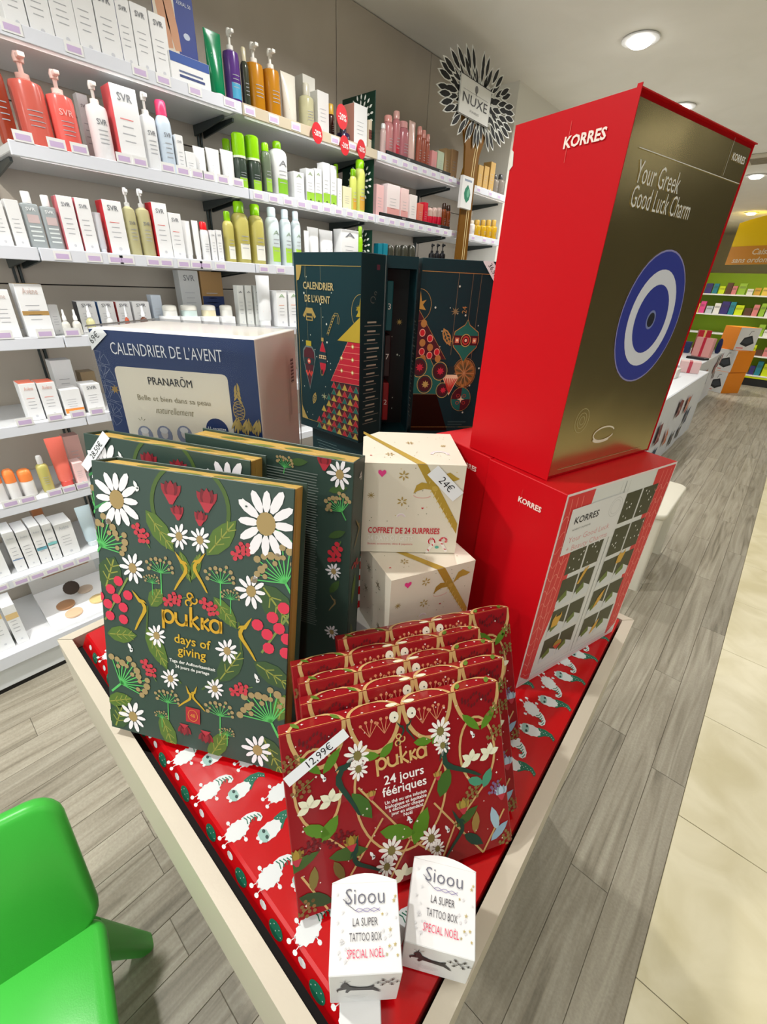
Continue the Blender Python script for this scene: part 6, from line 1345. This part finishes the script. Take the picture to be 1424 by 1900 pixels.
# orange and white appliance cartons, stacked
OR = (226, 132, 20)
def appliance(x, y, z, label, rz):
    t = empty('appliance_carton', (x, y, z), rad(rz), label, 'carton', None); w, d, h = .34, .40, .36
    MB().box(-w/2, w/2, -d/2, d/2, 0, h, .003).build('carton', C(OR, .45), t)
    A = Art(w, h); A.rect(-w/2+.002, .002, w/2-.002, h-.002, (226, 228, 232), 1); A.poly([(-.10, .10), (.02, .06), (.13, .12), (.06, .24), (-.06, .20)], (44, 46, 52), 2); A.poly([(-.08, .13), (.02, .10), (.10, .14), (.05, .21), (-.04, .18)], (66, 70, 78), 3); A.rect(-.14, .03, -.02, .045, (226, 120, 120), 2)
    A.line([(.0, .24), (.02, .30), (.06, .31)], .008, (60, 60, 66), 2)
    A.build('printed_picture', t, (0, -d/2, 0), (1, 0, 0), (0, 0, 1))
appliance(-.70, 10.1, .0005, 'white and orange appliance carton at the bottom of the stack', -34)
appliance(-.69, 10.1, .3615, 'white and orange appliance carton in the middle of the stack', -33)
appliance(-.74, 10.12, .7225, 'white and orange appliance carton on top of the stack', 40)
# lime gondola of small goods
M_lime = C((150, 190, 10), .45); GY = 11.6
lg = empty('lime_gondola', (-.3, GY, 0), 0, 'lime green shelving of small packets under the yellow sign', 'shelving unit')
MB().box(-1.6, 1.5, .25, .29, .1, 1.95).build('back_panel', M_lime, lg)
MB().box(-1.6, 1.5, -.25, .25, .0, .14).build('plinth', C((30, 32, 34), .5), lg); MB().box(-1.6, 1.5, -.256, -.25, .14, .17).build('edge_strip', C((206, 226, 20), .4), lg)
FZ = [.17, .52, .86, 1.20, 1.55]
for z in FZ: MB().box(-1.6, 1.5, -.24, .25, z, z+.025, .003).build('shelf', M_white, lg)
PAL = [(236, 236, 232), (214, 130, 130), (230, 80, 150), (206, 226, 30), (206, 160, 60), (60, 50, 120), (150, 190, 60), (196, 206, 214), (90, 60, 44), (232, 200, 90), (40, 130, 150), (226, 226, 220)]
CN = ['white', 'salmon', 'magenta', 'acid yellow', 'ochre', 'indigo', 'leaf green', 'silver', 'brown', 'straw', 'petrol', 'ivory']
rn = random.Random(12)
for si, z in enumerate(FZ):
    x = -1.5 if si > 2 else -.30; k = 0
    while x < .85:
        w = rn.uniform(.07, .13); h = rn.uniform(.10, .24) if si else rn.uniform(.16, .28); c = (k*5+si*3) % 12
        t = empty('small_packet', (-.3+x+w/2, GY-.13, z+.0255), 0, '%s %s packet on the %s shelf of the lime gondola' % ('narrow' if w < .09 else 'mid-sized' if w < .11 else 'broad', CN[c], ['lowest', 'second lowest', 'middle', 'second highest', 'highest'][si]), 'packet', 'packets on the lime gondola')
        MB().box(-w/2, w/2, -.05, .05, 0, h, .002).build('carton', C(PAL[c], .45), t); A = Art(w, h); A.rect(-w*.4, h*.55, w*.4, h*.75, tuple(min(255, int(q*.7)+20) for q in PAL[c]), 1); A.build('printed_label', t, (0, -.05, 0), (1, 0, 0), (0, 0, 1))
        x += w+rn.uniform(.006, .03); k += 1
# curved yellow counter sign
SY = 9.3
sg = empty('counter_sign', (.35, SY, 0), 0, 'curved yellow sign with an orange band hanging over the counter', 'sign')
zb, zt = aty((1424, 488), SY).z, aty((1424, 385), SY).z; zo = aty((1424, 450), SY).z; xl = aty((1336, 490), SY).x-.35
xr_ = xl+3.4; n = 24
def sx_(k): return xl+(xr_-xl)*k/n
def by(k): u = 2*k/n-1; return .55*u*u
m = MB(); m.loft([[(sx_(k), by(k), zb), (sx_(k), by(k)+.05, zb), (sx_(k), by(k)+.05, zt-.12*abs(2*k/n-1)**4), (sx_(k), by(k), zt-.12*abs(2*k/n-1)**4)] for k in range(n+1)]).build('sign_board', C((252, 214, 0), .4), sg, 40)
zo = zb+(zt-zb)*.36
m = MB(); m.loft([[(sx_(k), by(k)-.012, zb), (sx_(k), by(k)-.002, zb), (sx_(k), by(k)-.002, zo), (sx_(k), by(k)-.012, zo)] for k in range(n+1)]).build('orange_band', C((222, 150, 50), .4), sg, 40)
A = Art(1, 1); H = zo-zb
tl = aty((1333, 480), SY-.1); t1 = aty((1385, 460), SY-.1)
A.text('Caisse', aty((1386, 462), SY+.45).x-.25, zb+H*.53, H*.44, (244, 226, 200), 'L', bold=.02, shear=.15); A.text('sans ordonnance', aty((1342, 484), SY+.45).x-.23, zb+H*.10, H*.42, (244, 226, 200), 'L', bold=.02, shear=.15)
o = A.build('printed_lettering', sg)
for v_ in o.data.vertices:
    u = 2*(v_.co.x-xl)/(xr_-xl)-1; v_.co.y = .55*u*u-.015
for k in (4, 12, 20): MB().tube([(sx_(k), by(k)+.025, zt-.03), (sx_(k), by(k)+.025, CEIL-.001)], .008).build('hanging_rod', M_white, sg)
